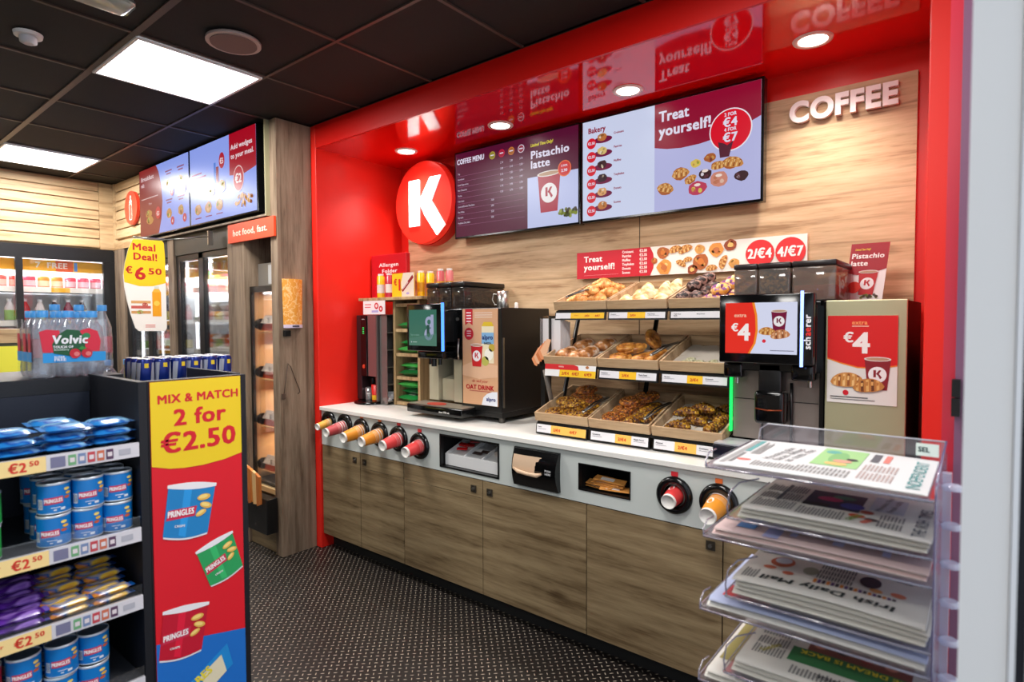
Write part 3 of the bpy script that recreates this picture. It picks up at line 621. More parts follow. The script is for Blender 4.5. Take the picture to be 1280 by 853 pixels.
# ---------------- sachet tray in the left opening
t = thing('sachet_tray', 'white divided tray in the long black opening of the counter front', 'tray', (-2.145, 2.4, .745))
wt = mat('tray_white', (220, 220, 220), .4)
box('front_wall', -2.345, -1.945, 2.306, 2.314, .748, .808, wt, t); box('back_wall', -2.345, -1.945, 2.55, 2.556, .748, .90, wt, t)
for x in (-2.345, -2.21, -2.08, -1.952): MB().prism([(x, 2.314, .748), (x, 2.55, .748), (x, 2.55, .90), (x, 2.314, .812)], (.006, 0, 0), wt).build('divider', t)
MB().poly([(-2.34, 2.315, .795), (-1.95, 2.315, .795), (-1.95, 2.55, .872), (-2.34, 2.55, .872)], wt).box(-2.345, -1.945, 2.306, 2.556, .7455, .7478, wt).build('bottom', t)
for k in range(14):
    g = k % 3 if k < 9 else 0
    x = [-2.275, -2.145, -2.01][g]+(hsh(k)-.5)*.07; y = 2.34+hsh(k+3)*.14; z = .803+(y-2.315)*.33+.004*(k//3)
    c = [(206, 24, 26), (60, 44, 40), (214, 200, 190)][g]
    s = MB().bbox(-.03, .03, -.012, .012, -.003, .003, mat('sachet_%d' % g, c, .4), .002); s.xform(Matrix.Translation((x, y, z)) @ Euler((.3, 0, hsh(k+5)*1.6-.8)).to_matrix().to_4x4())
    s.build('sachet', label='small '+['red', 'brown', 'pale'][g]+' paper sachet, '+['left', 'middle', 'right'][g]+' section of the divided tray, '+NTH[k//3 if k < 9 else k-6]+' laid in', cat='sachet', group=['red', 'brown', 'pale'][g]+' sachets in the divided tray')
# ---------------- napkin dispenser
t = thing('napkin_dispenser', 'black bowed napkin dispenser set in the counter front', 'dispenser', (-1.685, 2.25, .735))
def nf(u, v):
    bow = 1-.03*math.sin(v*PI); return (-1.685+(u-.5)*.268*bow, 2.272-.030*math.sin(v*PI*.9+.25)*1.0-.004, .736+v*.187)
b = MB(); b.grid(nf, 2, 10, black_gl).box(-1.815, -1.555, 2.262, 2.28, .74, .919, black_pl)
for u in (0, 1): b.grid(lambda i, j: (nf(u, j)[0], nf(u, j)[1]+(2.279-nf(u, j)[1])*i, nf(u, j)[2]), 1, 10, black_gl)
b.grid(lambda i, j: (nf(i, 1)[0], nf(i, 1)[1]+(2.279-nf(i, 1)[1])*j, nf(i, 1)[2]), 1, 1, black_gl)
b.build('cover', t)
nap = mat('kraft_napkin', (206, 176, 146), .7)
MB().grid(lambda i, j: (-1.808+.165*i, nf(.5, .4+.42*j)[1]-.003-.004*math.sin(i*5), .82+j*.072-.012*i*(1-j)), 6, 4, nap).build('napkin', label='brown paper napkin pulled from the black napkin dispenser', cat='napkin')
MB().tube([(-1.80, 2.234, .825), (-1.76, 2.222, .815), (-1.70, 2.218, .812), (-1.65, 2.22, .812), (-1.63, 2.232, .82)], [.006, .010, .009, .011, .005], nap, 8).build('napkin_fold', t)
a = artY(-1.62, -1.57, .80, .86, 2.236); a.text('PUSH', .5, .55, .16, (220, 220, 220), align='c'); a.text('HERE', .5, .3, .16, (220, 220, 220), align='c'); a.build('print', t)
# ---------------- wooden stirrer envelopes in the right opening
env = mat('kraft_envelope', (206, 140, 66), .6, var=.2, bscale=30)
for k in range(7):
    b = MB().box(-.075, .075, -.018, .018, -.002, .002, env, .001)
    b.box(-.045, .02, -.010, .010, .0022, .0028, mat('env_white', (226, 220, 214), .5))
    b.xform(Matrix.Translation((-1.33+(hsh(k)-.5)*.10, 2.33+.02*hsh(k+1), .781+k*.0068)) @ Euler((.35+hsh(k+2)*.2, (hsh(k+4)-.5)*.12, (hsh(k)-.5)*.35)).to_matrix().to_4x4())
    b.build('paper_envelope', label='kraft envelope heaped in the right black opening, '+NTH[k]+' from the bottom', cat='envelope', group='kraft envelopes in the counter opening')
# ================================================================ LEFT END OF THE COUNTER
grey_m = mat('machine_grey', (112, 106, 104), .35, .6)
t = thing('chocolate_dispenser', 'slim grey and black hot drink dispenser by the red wall', 'drink dispenser', (-3.37, 2.65, .97))
MB().lathe([(.125, 0), (.125, .012), (.11, .018)], black_gl, (-3.365, 2.60, .971), seg=32, sx=1.05).build('base', t)
MB().box(-3.484, -3.432, 2.56, 2.78, .992, 1.585, mat('panel_plum', (60, 40, 44), .3, .5), .003).box(-3.362, -3.262, 2.56, 2.78, 1.16, 1.585, mat('grey_cover', (142, 128, 128), .3, .7), .003).box(-3.262, -3.246, 2.55, 2.78, .992, 1.585, grey_m, .003).box(-3.43, -3.248, 2.68, 2.78, .992, 1.158, steel_d).build('housing', t)
box('control_strip', -3.430, -3.364, 2.552, 2.78, 1.16, 1.583, black_gl, t, bev=.003)
a = artY(-3.430, -3.364, 1.16, 1.583, 2.552, rough=.4); a.text('more', .5, .93, .022, (200, 190, 190), align='c')
for k in range(4): a.b.poly([a.P(.36, .70+.03*k, 1), a.P(.62, .70+.03*k, 1), a.P(.62, .715+.03*k, 1), a.P(.36, .715+.03*k, 1)], flat((60, 240, 110), .9))
a.circ(.5, .16, .035, (206, 64, 40), 1); a.build('display', t)
MB().cyl((-3.400, 2.63, 1.08), .018, .06, black_gl).cyl((-3.33, 2.62, 1.085), .02, .07, steel_d).build('spout', t)
def cup_up(name, x, y, z, r0, r1, h, m, label, cat='cup', group=None, band=None):
    b = MB().lathe([(r1, 0), (r0, h), (r0-.003, h), (r1-.002, .004), (.0005, .004)], m, (x, y, z), seg=18, caps=(True, False))
    if band: b.lathe([(r1+(r0-r1)*band[0]+.0008, h*band[0]), (r1+(r0-r1)*band[1]+.0008, h*band[1])], band[2], (x, y, z), seg=18, caps=(False, False))
    return b.build(name, label=label, cat=cat, group=group)
cup_up('plastic_cup', -3.405, 2.60, .990, .028, .022, .085, clear('clear_cup', (235, 235, 235), .15, .05, .15), 'clear plastic cup standing in the slim hot drink dispenser')
cup_up('paper_cup', -3.325, 2.60, .990, .034, .028, .11, mat('red_cup_small', (204, 34, 26), .4), 'small red and yellow cup standing in the slim hot drink dispenser', band=(.05, .35, mat('yellow_band', (236, 186, 30), .5)))
# smoked plastic cabinet
sm = clear('smoked_plastic', (176, 170, 166), .06, .08, .22)
t = thing('plastic_drawer_rack', 'smoked clear plastic rack of shelves between the dispenser and oak cubbies', 'rack', (-3.165, 2.7, .97))
MB().box(-3.240, -3.236, 2.57, 2.86, .974, 1.585, sm).box(-3.236, -3.165, 2.57, 2.573, .974, 1.585, sm).box(-3.24, -3.165, 2.57, 2.86, 1.585, 1.589, sm).build('cover', t)
for k in range(5): box('shelf', -3.235, -3.166, 2.575, 2.86, .99+k*.118, .994+k*.118, mat('smoked_shelf', (120, 112, 104), .3), t)
for k in range(5):
    b = MB().box(-3.228, -3.176, 2.578+.012*k, 2.62+.012*k, .9955+.012*k, 1.006+.012*k, mat('white_carton', (224, 224, 228), .5), .001)
    b.build('white_packet', label='small white packet in the smoked rack, '+NTH[k]+' from the bottom', cat='packet', group='white packets in the smoked rack')
# oak cubby unit
cub = wood('cubby_wood', (196, 168, 126), (172, 142, 102), (136, 108, 72), 'z', .5, 7.7, knots=False)
t = thing('cubby_shelf', 'open pale oak cubby shelf with four compartments behind the touchscreen', 'shelf', (-3.03, 2.78, .97))
box('side', -3.160, -3.138, 2.62, 2.95, .972, 1.684, cub, t); box('side', -2.915, -2.893, 2.62, 2.95, .972, 1.684, cub, t); box('back', -3.138, -2.915, 2.93, 2.95, .972, 1.684, cub, t)
for z in (.976, 1.148, 1.305, 1.47, 1.64): box('shelf_board', -3.137, -2.916, 2.625, 2.93, z, z+.022, cub, t)
tag(box('top_board', -3.46, -2.80, 2.56, 2.95, 1.6845, 1.704, cub, bev=.002), 'pale oak board lying on the cubby shelf, carrying bottles and cards', 'board')
gr = [mat('green_pack_%d' % k, c, .3) for k, c in enumerate(((30, 130, 60), (16, 96, 44), (60, 160, 70)))]
def pouch(x, y, z, w_, d, h, m, ang=0, lab=None, **k):
    b = MB()
    def f(u, v, s_): 
        e = (1-abs(2*u-1)**4)*(1-abs(2*v-1)**4); return ((u-.5)*w_, (v-.5)*d, h/2+s_*h/2*e**.6)
    b.grid(lambda u, v: f(u, v, 1), 8, 6, m).grid(lambda u, v: f(u, v, -1), 8, 6, m, flip=True)
    b.xform(Matrix.Translation((x, y, z)) @ Matrix.Rotation(ang, 4, 'Z')); o = b.build('pouch' if 'name' not in k else k.pop('name'), label=lab, **k); return o
for k, (z, n) in enumerate(((.999, 3), (1.171, 2), (1.328, 2), (1.493, 1))):
    for j in range(n):
        o = pouch(-3.03+.02*(hsh(k+j)-.5), 2.70+.03*hsh(j), z+j*.046, .19, .15, .044, gr[(k+j) % 3], .2*(hsh(j+k)-.5), 'green '+['sachet pack', 'tea pouch', 'coffee pouch'][(k+j) % 3]+' in the '+['bottom', 'second lowest', 'third', 'top'][k]+' cubby, '+['lowest', 'middle', 'uppermost'][j], cat='packet', group='green packets in the oak cubbies')
        MB().poly([(-3.06, 2.66, z+j*.046+.0445), (-3.0, 2.66, z+j*.046+.0445), (-3.0, 2.72, z+j*.046+.0455), (-3.06, 2.72, z+j*.046+.0455)], flat((220, 226, 210))).build('pack_label', o)
# things on the cubby top
sg = box('allergen_sign', -3.492, -3.11, 2.70, 2.735, 1.705, 2.015, mat('sign_red_box', (196, 16, 30), .4), bev=.004); tag(sg, 'red box sign headed Allergen behind the candy tubes', 'sign')
a = artY(-3.492, -3.11, 1.705, 2.015, 2.70); a.text('Allergen', .52, .72, .085, (252, 236, 236), align='c', W=.56); a.text('Folder', .54, .58, .085, (252, 236, 236), align='c', W=.44); a.build('lettering', sg)
b = MB(); tube_c = [((232, 176, 30), 'yellow'), ((178, 40, 60), 'red'), ((230, 186, 20), 'yellow'), ((232, 190, 30), 'golden'), ((200, 92, 96), 'pink'), ((214, 120, 120), 'pale pink')]
for k, (x, y, (c, nm), h) in enumerate(zip((-3.285, -3.195, -2.965, -2.895, -2.84, -2.815), (2.62, 2.62, 2.70, 2.72, 2.76, 2.82), tube_c, (.165, .165, .175, .17, .185, .19))):
    o = MB().lathe([(.026, 0), (.026, h*.88), (.018, h*.93), (.018, h)], mat('tube_'+nm.replace(' ', '_')+str(k), c, .25), (x, y, 1.7045), seg=16).build('drink_tube', label=nm+' capped bottle on the cubby top, '+NTH[k]+' from the left', cat='bottle', group='coloured bottles on the cubby top')
    MB().lathe([(.0195, h*.93), (.0195, h)], mat('cap_white', (232, 226, 220), .4), (x, y, 1.7045), seg=14).build('cap', o)
    MB().lathe([(.0266, h*.2), (.0266, h*.55)], mat('tube_label', (226, 214, 206), .5) if k < 2 else mat('tube_label2', (206, 150, 30) if k < 4 else (186, 70, 84), .5), (x, y, 1.7045), seg=16, caps=(False, False)).build('label_band', o)
o = box('offer_card', -3.135, -2.915, 2.595, 2.600, 1.7045, 1.862, mat('card_yellow', (242, 196, 20), .5)); tag(o, 'yellow and cream price card reading €1 on the cubby top', 'card')
a = artY(-3.135, -2.915, 1.7045, 1.862, 2.595); a.poly([(.46, 0), (1, 0), (1, 1), (.52, 1), (.42, .6)], (232, 214, 196), 1); a.text('€', .1, .50, .26, (220, 30, 20), sq=.8); a.text('1', .23, .28, .48, (220, 30, 20))
a.poly([(.44, .3), (.5, .2), (.98, .78), (.93, .9)], (150, 24, 30), 2); a.text('Buenos', .50, .30, .13, (240, 220, 210), 3, rot=39, sq=.8); a.circ(.72, .14, .1, (180, 160, 210), 2, ry=.05); a.build('print', o)
o = box('leaflet', -3.40, -3.165, 2.556, 2.5595, 1.590, 1.683, mat('leaflet_white', (240, 232, 232), .5)); tag(o, 'small white and red leaflet hanging under the cubby top edge', 'card')
a = artY(-3.40, -3.165, 1.590, 1.683, 2.556); a.circ(.62, .62, .24, (206, 26, 40), 1); a.circ(.82, .4, .22, (206, 26, 40), 1); a.circ(.62, .62, .12, (244, 220, 220), 2); a.circ(.82, .4, .1, (244, 220, 220), 2); a.rect(.08, .7, .38, .76, (210, 60, 70), 1); a.rect(.08, .5, .36, .56, (210, 60, 70), 1); a.rect(.4, .14, .7, .3, (180, 170, 220), 1); a.build('print', o)

# ================================================================ LEFT COFFEE MACHINE
t = thing('coffee_machine', 'black coffee machine with green touchscreen and oat drink poster', 'coffee machine', (-2.42, 2.7, .97))
box('cabinet', -2.392, -2.088, 2.492, 2.945, 1.03, 1.617, mat('machine_black', (16, 15, 16), .32), t, bev=.004)
fr = box('front_poster', -2.378, -2.112, 2.486, 2.491, 1.066, 1.612, mat('peach_poster', (220, 168, 128), .45), t)
a = artY(-2.378, -2.112, 1.066, 1.612, 2.486)
a.poly([(.08, 1), (.30, 1), (.30, .83), (.19, .86), (.08, .83)], (200, 16, 30), 1)
for k in range(4): a.rect(.12, .955-.03*k, .26, .967-.03*k, (250, 230, 230), 2)
a.circ(.19, .74, .065, (196, 20, 36), 1); 
for k in range(3): a.rect(.13, .765-.025*k, .25, .772-.025*k, (250, 230, 230), 2)
for k in range(3): a.rect(.36, .955-.022*k, .86, .962-.022*k, (244, 224, 206), 1)
a.rect(.56, .44, .90, .82, (240, 226, 190), 1); a.poly([(.56, .82), (.90, .82), (.84, .865), (.62, .865)], (226, 190, 40), 1); a.rect(.56, .64, .90, .755, (130, 180, 220), 2); a.text('alpro', .73, .685, .048, (24, 40, 110), 3, 'c', W=.3); a.text('BARISTA', .73, .635, .022, (60, 50, 40), 3, 'c', sq=.8)
a.circ(.76, .53, .06, (250, 246, 230), 2); a.circ(.66, .46, .05, (190, 186, 90), 2); a.circ(.84, .6, .04, (196, 170, 60), 2)
a.poly([(0, .40), (.3, .45), (1, .42), (1, .30), (.5, .27), (0, .3)], (232, 186, 150), 1); a.cup(.42, .40, .24, (206, 26, 30), 4)
a.text('do well your', .5, .235, .03, (190, 30, 40), 2, 'c', bold=0, sh=.25); a.text('OAT DRINK', .5, .16, .048, (190, 16, 34), 2, 'c', W=.80); a.rect(.2, .14, .8, .147, (190, 90, 80), 2); a.poly([(.995, .002), (.995, .15), (.85, .145), (.70, .12), (.60, .08), (.55, .002)], (234, 236, 244), 2); a.text('alpro', .82, .05, .04, (24, 40, 120), 4, 'c', W=.26)
a.build('print', fr)
box('chrome_strip', -2.0875, -2.083, 2.50, 2.512, 1.06, 1.45, steel, t)
box('head', -2.700, -2.394, 2.50, 2.93, 1.315, 1.616, black_gl, t, bev=.006)
box('foot_rail', -2.700, -2.094, 2.50, 2.93, 1.0, 1.028, black_pl, t)
champ = mat('champagne_metal', (196, 190, 164), .4, .3)
MB().box(-2.700, -2.618, 2.52, 2.9, 1.058, 1.313, champ, .003).box(-2.486, -2.394, 2.52, 2.9, 1.058, 1.313, champ, .003).box(-2.616, -2.488, 2.66, 2.9, 1.058, 1.313, black_pl).build('front_panels', t)
MB().box(-2.606, -2.498, 2.54, 2.655, 1.058, 1.19, champ, .006).prism([(-2.60, 2.54, 1.192), (-2.50, 2.54, 1.192), (-2.50, 2.655, 1.215), (-2.60, 2.655, 1.215)], (0, 0, -.005), champ).build('cup_platform', t)
dr = box('drip_tray', -2.745, -2.285, 2.375, 2.62, .996, 1.045, black_gl, t, bev=.006)
box('grate', -2.735, -2.295, 2.385, 2.515, 1.0452, 1.050, mat('grate_grey', (170, 162, 148), .4, .6), dr); MB().lathe([(.045, 0), (.045, .003)], mat('red_pad', (200, 60, 40), .5), (-2.545, 2.435, 1.0503), seg=24, sx=1.5).build('cup_mark', dr)
a = artY(-2.745, -2.285, .996, 1.045, 2.375); a.text('since 1930 ole', .70, .35, .22, (226, 222, 216), align='c', sq=.9); a.build('lettering', dr)
for x, y in ((-2.66, 2.55), (-2.12, 2.53), (-2.12, 2.9), (-2.66, 2.9)): MB().cyl((x, y, .9715), .018, .028, steel_d, seg=14).build('foot', t)
s_ = MB().bbox(-2.710, -2.418, 2.352, 2.392, 1.368, 1.645, black_gl, .006).build('touchscreen', t)
a = artY(-2.690, -2.455, 1.400, 1.610, 2.352, emit=.62, rough=.15); a.bg((70, 130, 112)); a.poly([(0, 0), (1, 0), (1, .35), (0, .2)], (84, 140, 126), 1)
a.circ(.74, .66, .155, (190, 196, 232), 1); a.circ(.74, .66, .07, (70, 130, 112), 2); a.circ(.72, .32, .17, (190, 196, 232), 1); a.circ(.72, .32, .075, (70, 130, 112), 2); a.rect(.80, .3, .9, .86, (190, 196, 232), 1); a.rect(.66, .34, .76, .58, (40, 90, 80), 3)
a.text('Tap to select', .06, .28, .05, (150, 196, 180), 3, bold=0); a.circ(.1, .1, .02, (220, 226, 240), 3); a.rect(.15, .09, .3, .11, (190, 220, 210), 3); a.build('display', s_)
box('light_bar', -2.4175, -2.408, 2.352, 2.366, 1.372, 1.648, mat('blue_light_bar', (70, 130, 240), .3, emit=1.6, ecol=(70, 140, 255)), s_)
MB().box(-2.60, -2.46, 2.393, 2.50, 1.42, 1.60, black_pl).build('screen_arm', t)
sp_ = MB().bbox(-2.672, -2.46, 2.40, 2.499, 1.322, 1.366, black_gl, .006).cyl((-2.60, 2.44, 1.285), .012, .038, black_gl, seg=12).cyl((-2.56, 2.43, 1.275), .016, .05, black_pl, seg=12).cyl((-2.52, 2.44, 1.285), .012, .038, black_gl, seg=12).build('spout', t)
MB().cyl((-2.43, 2.493, 1.555), .010, .007, steel, 'y', 14).build('lock', t)
MB().tube([(-2.405, 2.48, 1.32), (-2.402, 2.47, 1.36), (-2.400, 2.475, 1.44)], .005, steel, 8).build('milk_lever', t)
beans = ramp_mat('coffee_beans', [(.3, (30, 18, 12)), (.7, (86, 56, 36))], 90, .4, voronoi=True); smoke_l = clear('dark_hopper_plastic', (176, 166, 158), .04, .08, .05); smoke = clear('hopper_plastic', (206, 198, 190), .05, .06, .14)
powd = mat('powder', (110, 96, 84), .8)
for k in range(3):
    x0 = -2.752+k*.109; x1 = x0+.101 if k < 2 else -2.43
    h = box('bean_hopper', x0, x1, 2.555, 2.93, 1.619, 1.748, smoke_l, t, bev=.006); box('hopper_lid', x0-.003, x1+.003, 2.55, 2.935, 1.749, 1.78, black_pl, h, bev=.008)
    box('beans', x0+.007, x1-.007, 2.563, 2.92, 1.624, 1.722 if k == 2 else 1.66+.02*k, powd if k == 0 else beans, h)
o = MB().lathe([(.033, 0), (.036, .004), (.035, .102), (.033, .102), (.032, .006), (.0005, .006)], steel, (-2.25, 2.70, 1.6175), seg=24, caps=(True, False)).build('milk_jug', label='small polished steel milk jug on top of the left coffee machine', cat='jug')
MB().tube([(-2.284, 2.70, 1.70), (-2.315, 2.69, 1.705), (-2.325, 2.69, 1.67), (-2.305, 2.69, 1.64), (-2.285, 2.70, 1.64)], .0035, steel, 8).build('handle', o)
o = MB().lathe([(.012, 0), (.010, .03), (.006, .034)], mat('cap_white', (230, 224, 214), .4), (-2.165, 2.72, 1.6175), seg=14).build('cap', label='tiny white cap left on the coffee machine beside the steel jug', cat='cap')

# ---------------- napkin and bag holder beside the pastry stand
t = thing('bag_holder', 'clear holder with upright napkins and paper bags left of the pastries', 'holder', (-1.86, 2.58, .97))
MB().box(-1.90, -1.872, 2.60, 2.66, .973, 1.55, black_pl).build('post', t)
MB().box(-1.868, -1.864, 2.55, 2.66, 1.36, 1.57, pl_clear).box(-1.812, -1.808, 2.55, 2.66, 1.36, 1.57, steel_d).build('divider', t)
for q, (x0, x1) in enumerate(((-1.862, -1.814), (-1.806, -1.745))):
    for j in range(4): box('napkin_pack', x0+.002, x1-.002, 2.565+.024*j, 2.587+.024*j, 1.36, 1.555-.006*j, mat('napkin_white', (226, 222, 222), .7), label='white folded napkins in the '+['left', 'right'][q]+' slot of the clear holder, '+NTH[j]+' from the front', cat='napkins', group='white napkins in the clear holder')
MB().box(-1.872, -1.74, 2.555, 2.562, 1.30, 1.355, black_pl).build('slot_front', t)
for j in range(5):
    x = -1.895+.017*j; z = 1.335+.012*j; b = MB().prism([(x, 2.535-.004*j, z-.028), (x+.016, 2.535-.004*j, z-.034), (x+.052, 2.535-.004*j, z+.062), (x+.026, 2.535-.004*j, z+.066), (x-.018, 2.535-.004*j, z+.004)], (0, .003, 0), mat('orange_bag_%d' % (j % 3), ((232, 150, 100), (240, 186, 146), (214, 120, 66))[j % 3], .6))
    b.build('paper_bag', label='orange paper bag beside the pastry stand, '+NTH[j]+' from the left', cat='bag', group='orange paper bags by the pastry stand')

# ================================================================ PASTRY STAND
XT = [-1.79, -1.472, -1.150, -.832]; ROW = [(2.40, 1.038, .974), (2.48, 1.32, 1.262), (2.57, 1.600, 1.547)]; TILT = math.radians(15.5)
t = thing('pastry_stand', 'black three tier stand carrying nine angled oak pastry trays', 'stand', (-1.31, 2.65, .97))
for r, (y, zb, zl) in enumerate(ROW):
    c, s_ = math.cos(TILT), math.sin(TILT)
    MB().prism([(XT[0]+.01, y+.004, zb-.006), (XT[3]-.01, y+.004, zb-.006), (XT[3]-.01, y+.36*c, zb-.006+.36*s_), (XT[0]+.01, y+.36*c, zb-.006+.36*s_)], (0, .002, -.008), black_mt).build('shelf', t)
    for k in range(3):
        x0, x1 = XT[k]+.008, XT[k+1]-.008
        st = MB().prism([(x0, y-.006, zl), (x1, y-.006, zl), (x1, y, zb-.012), (x0, y, zb-.012)], (0, .012, 0), black_pl).build('price_rail', t)
        h = zb-.012-zl
        if r == 1 and k == 0:
            a = Art(lambda u, v, d: (x0+u, y-.0075-d+.006*v/h, zl+v), x1-x0, h+.022); a.bg((238, 236, 234)); a.rect(.30, 0, 1, .5, (246, 196, 20), 1); a.poly([(0, .5), (.68, .5), (.66, .8), (.5, .97), (.25, 1), (0, .9)], (208, 20, 30), 1); a.text('extra', .33, .68, .14, (250, 210, 200), 2, 'c'); a.text('2/€4', .42, .14, .22, (206, 70, 10), 2, 'c'); a.text('4/€7', .62, .14, .22, (206, 70, 10), 2, 'c'); a.text('6/€9', .86, .14, .22, (206, 70, 10), 2, 'c'); a.food(.84, .75, .14, br, 2)
        else:
            a = Art(lambda u, v, d: (x0+.006+u, y-.0065-d+.006*(v+.006)/h, zl+.008+v), x1-x0-.012, h-.012); a.bg((234, 232, 236)); ye = (250, 196, 30) if r else (250, 192, 90)
            if (r, k) == (2, 0): a.rect(.32, 0, 1, 1, ye, 1); a.text('2/€4', .66, .3, .34, (206, 60, 10), 2, 'c'); a.text('4/€7', .87, .3, .34, (206, 60, 10), 2, 'c'); a.text('bakery', .44, .45, .24, (206, 90, 10), 2, 'c', bold=0)
            elif (r, k) == (2, 2): a.text('Triple Choc', .05, .55, .16, (60, 60, 70)); a.text('Muffin', .05, .28, .16, (60, 60, 70)); a.text('Berry Donut', .42, .55, .16, (60, 60, 70)); a.text('2.50', .85, .45, .2, (60, 60, 70))
            else:
                u0 = {(0, 0): .30, (0, 1): .44, (0, 2): .33, (1, 1): .36, (1, 2): .40, (2, 1): .34}[r, k]; u1 = {(0, 0): 1., (0, 1): .72, (0, 2): .66, (1, 1): .66, (1, 2): .64, (2, 1): .66}[r, k]
                a.rect(u0, 0, u1, 1, ye, 1); a.text('2/€4', u0+.05, .3, .36, (214, 70, 20), 2); a.text(['4/€7', '', ''][k], u0+.38, .3, .36, (214, 70, 20), 2)
                a.text(['Swirl', 'Cinnamon', 'Almond'][k], .03, .6, .17, (70, 70, 80)); a.rect(.03, .42, .2, .46, (120, 120, 130), 2)
                if u1 < .9: a.text(['', 'Maple Pecan', 'Croissant'][k], u1+.04, .6, .17, (70, 70, 80)); a.rect(u1+.04, .42, u1+.24, .46, (120, 120, 130), 2)
        a.build('price_card', st)
for x in (-1.78, -1.31, -.85):
    MB().tube([(x, 2.50, .975), (x, 2.62, 1.05), (x, 2.70, 1.30), (x, 2.80, 1.58)], .012, black_pl, 8).box(x-.02, x+.02, 2.42, 2.9, .9715, .985, black_pl).build('upright', t)
MB().tube([(-1.80, 2.50, 1.285), (-1.79, 2.56, 1.08)], .013, mat('grey_leg', (120, 112, 104), .5, .4), 8).build('brace', t)
MB().box(-1.78, -.84, 2.415, 2.90, .9715, .978, black_pl).build('base_plate', t)
def tray_proto():
    o = thing('pastry_tray', None, 'tray', group='oak trays on the pastry stand'); W, D, H, T = .312, .365, .044, .009; rise = .012
    box('bottom', 0, W, 0, D, 0, .006, wood_t, o)
    box('front', 0, W, 0, T, .0065, H, wood_t, o); box('back', 0, W, D-T, D, .0065, H+rise, wood_t, o)
    for x in (0, W-T): MB().prism([(x, T+.0005, .0065), (x, D-T-.0005, .0065), (x, D-T-.0005, H+rise), (x, T+.0005, H)], (T, 0, 0), wood_t).build('side', o)
    MB().grid(lambda u, v: (T+.004+(W-2*T-.008)*u, T+.004+(D-2*T-.008)*v, .008+.003*math.sin(u*23+v*9)*math.sin(v*17)), 10, 10, mat('baking_paper', (216, 206, 192), .6)).build('paper_liner', o); return o
tray = Stamp(tray_proto())
TROOT = {}
for r, (y, zb, zl) in enumerate(ROW):
    for k in range(3):
        lb = 'oak tray, '+['bottom', 'middle', 'top'][r]+' tier '+['left', 'centre', 'right'][k]+', holding '+[['nutty swirls', 'flaky swirls and seeded slices', 'drizzled croissants'], ['sugared chocolate rolls', 'round Danish and rolls', 'a few pale cookies'], ['plain croissants', 'iced triangular turnovers', 'chocolate muffins and iced doughnuts']][r][k]
        TROOT[r, k] = (XT[k]+.003, y, zb); tray(TROOT[r, k], (TILT, 0, 0), lb)
g1 = [(.3, (120, 60, 20)), (.5, (190, 120, 46)), (.7, (226, 170, 84))]
crust = ramp_mat('golden_crust', g1, 34, .38); crust2 = ramp_mat('pale_crust', [(.36, (196, 104, 36)), (.5, (232, 160, 84)), (.64, (246, 208, 140))], 40, .4, stretch=(1, .4, 1))
seed_m = ramp_mat('seeded_crust', [(.2, (80, 40, 12)), (.45, (168, 110, 26)), (.6, (206, 156, 40)), (.8, (110, 60, 14))], 110, .4, voronoi=True, bump=1.)
nut_m = ramp_mat('nut_topping', [(.2, (110, 50, 16)), (.5, (190, 104, 30)), (.7, (222, 150, 60)), (.9, (90, 50, 16))], 120, .45, voronoi=True, bump=1.)
dark_m = ramp_mat('chocolate_crumb', [(.3, (34, 18, 16)), (.6, (84, 48, 40)), (.8, (150, 120, 110))], 70, .5, voronoi=True, bump=.6)
ice_m = ramp_mat('icing_purple', [(.3, (120, 60, 120)), (.5, (240, 214, 160)), (.7, (226, 160, 70))], 60, .4, voronoi=True, bump=.4)
sug_m = ramp_mat('sugar_dust', [(.34, (110, 56, 22)), (.5, (190, 126, 66)), (.62, (232, 214, 196))], 22, .5); cook_m = ramp_mat('pale_cookie', [(.3, (90, 80, 50)), (.5, (206, 200, 160)), (.7, (226, 226, 200))], 60, .6)
turn_m = ramp_mat('iced_turnover', [(.3, (190, 112, 50)), (.46, (236, 190, 130)), (.66, (250, 232, 200))], 24, .5, stretch=(1, 2, 1))
def croissant(m, L=.13, r=.030, name='croissant'):
    b = MB(); pts, R = [], []; n = 26
    for i in range(n+1):
        s_ = 2*i/n-1; a = s_*1.0; pts.append((L*.52*math.sin(a), .040*(1-math.cos(a))*-1.6+.02, r*.75)); R.append(r*(1-.80*abs(s_)**1.7)*(1+.17*math.sin(i*PI*.72)))
    b.tube(pts, R, m, 10); b.xform(Matrix.Diagonal((1, 1, .85, 1))); o = b.build(name, None, cat='pastry', loc=(0, 0, 0)); return o
def roll(m, L=.12, r=.030, name='chocolate_roll'):
    b = MB(); n = 16; pts = [(L*(i/n-.5), 0, r*.8) for i in range(n+1)]; b.tube(pts, [r*(1-.5*abs(2*i/n-1)**6)*(1+.05*math.sin(i*2.2)) for i in range(n+1)], m, 12)
    b.xform(Matrix.Diagonal((1, 1.15, .8, 1))); return b.build(name, None, cat='pastry', loc=(0, 0, 0))
def swirl(m, R=.05, name='swirl_bun'):
    b = MB(); n = 60; pts = [((R-.036*i/n)*math.cos(i*.26), (R-.036*i/n)*math.sin(i*.26), .014+.010*i/n) for i in range(n+1)]; b.tube(pts, [.013]*(n+1), m, 7); b.lathe([(R*.95, 0), (R*.95, .012), (R*.3, .02)], m, seg=16)
    return b.build(name, None, cat='pastry', loc=(0, 0, 0))
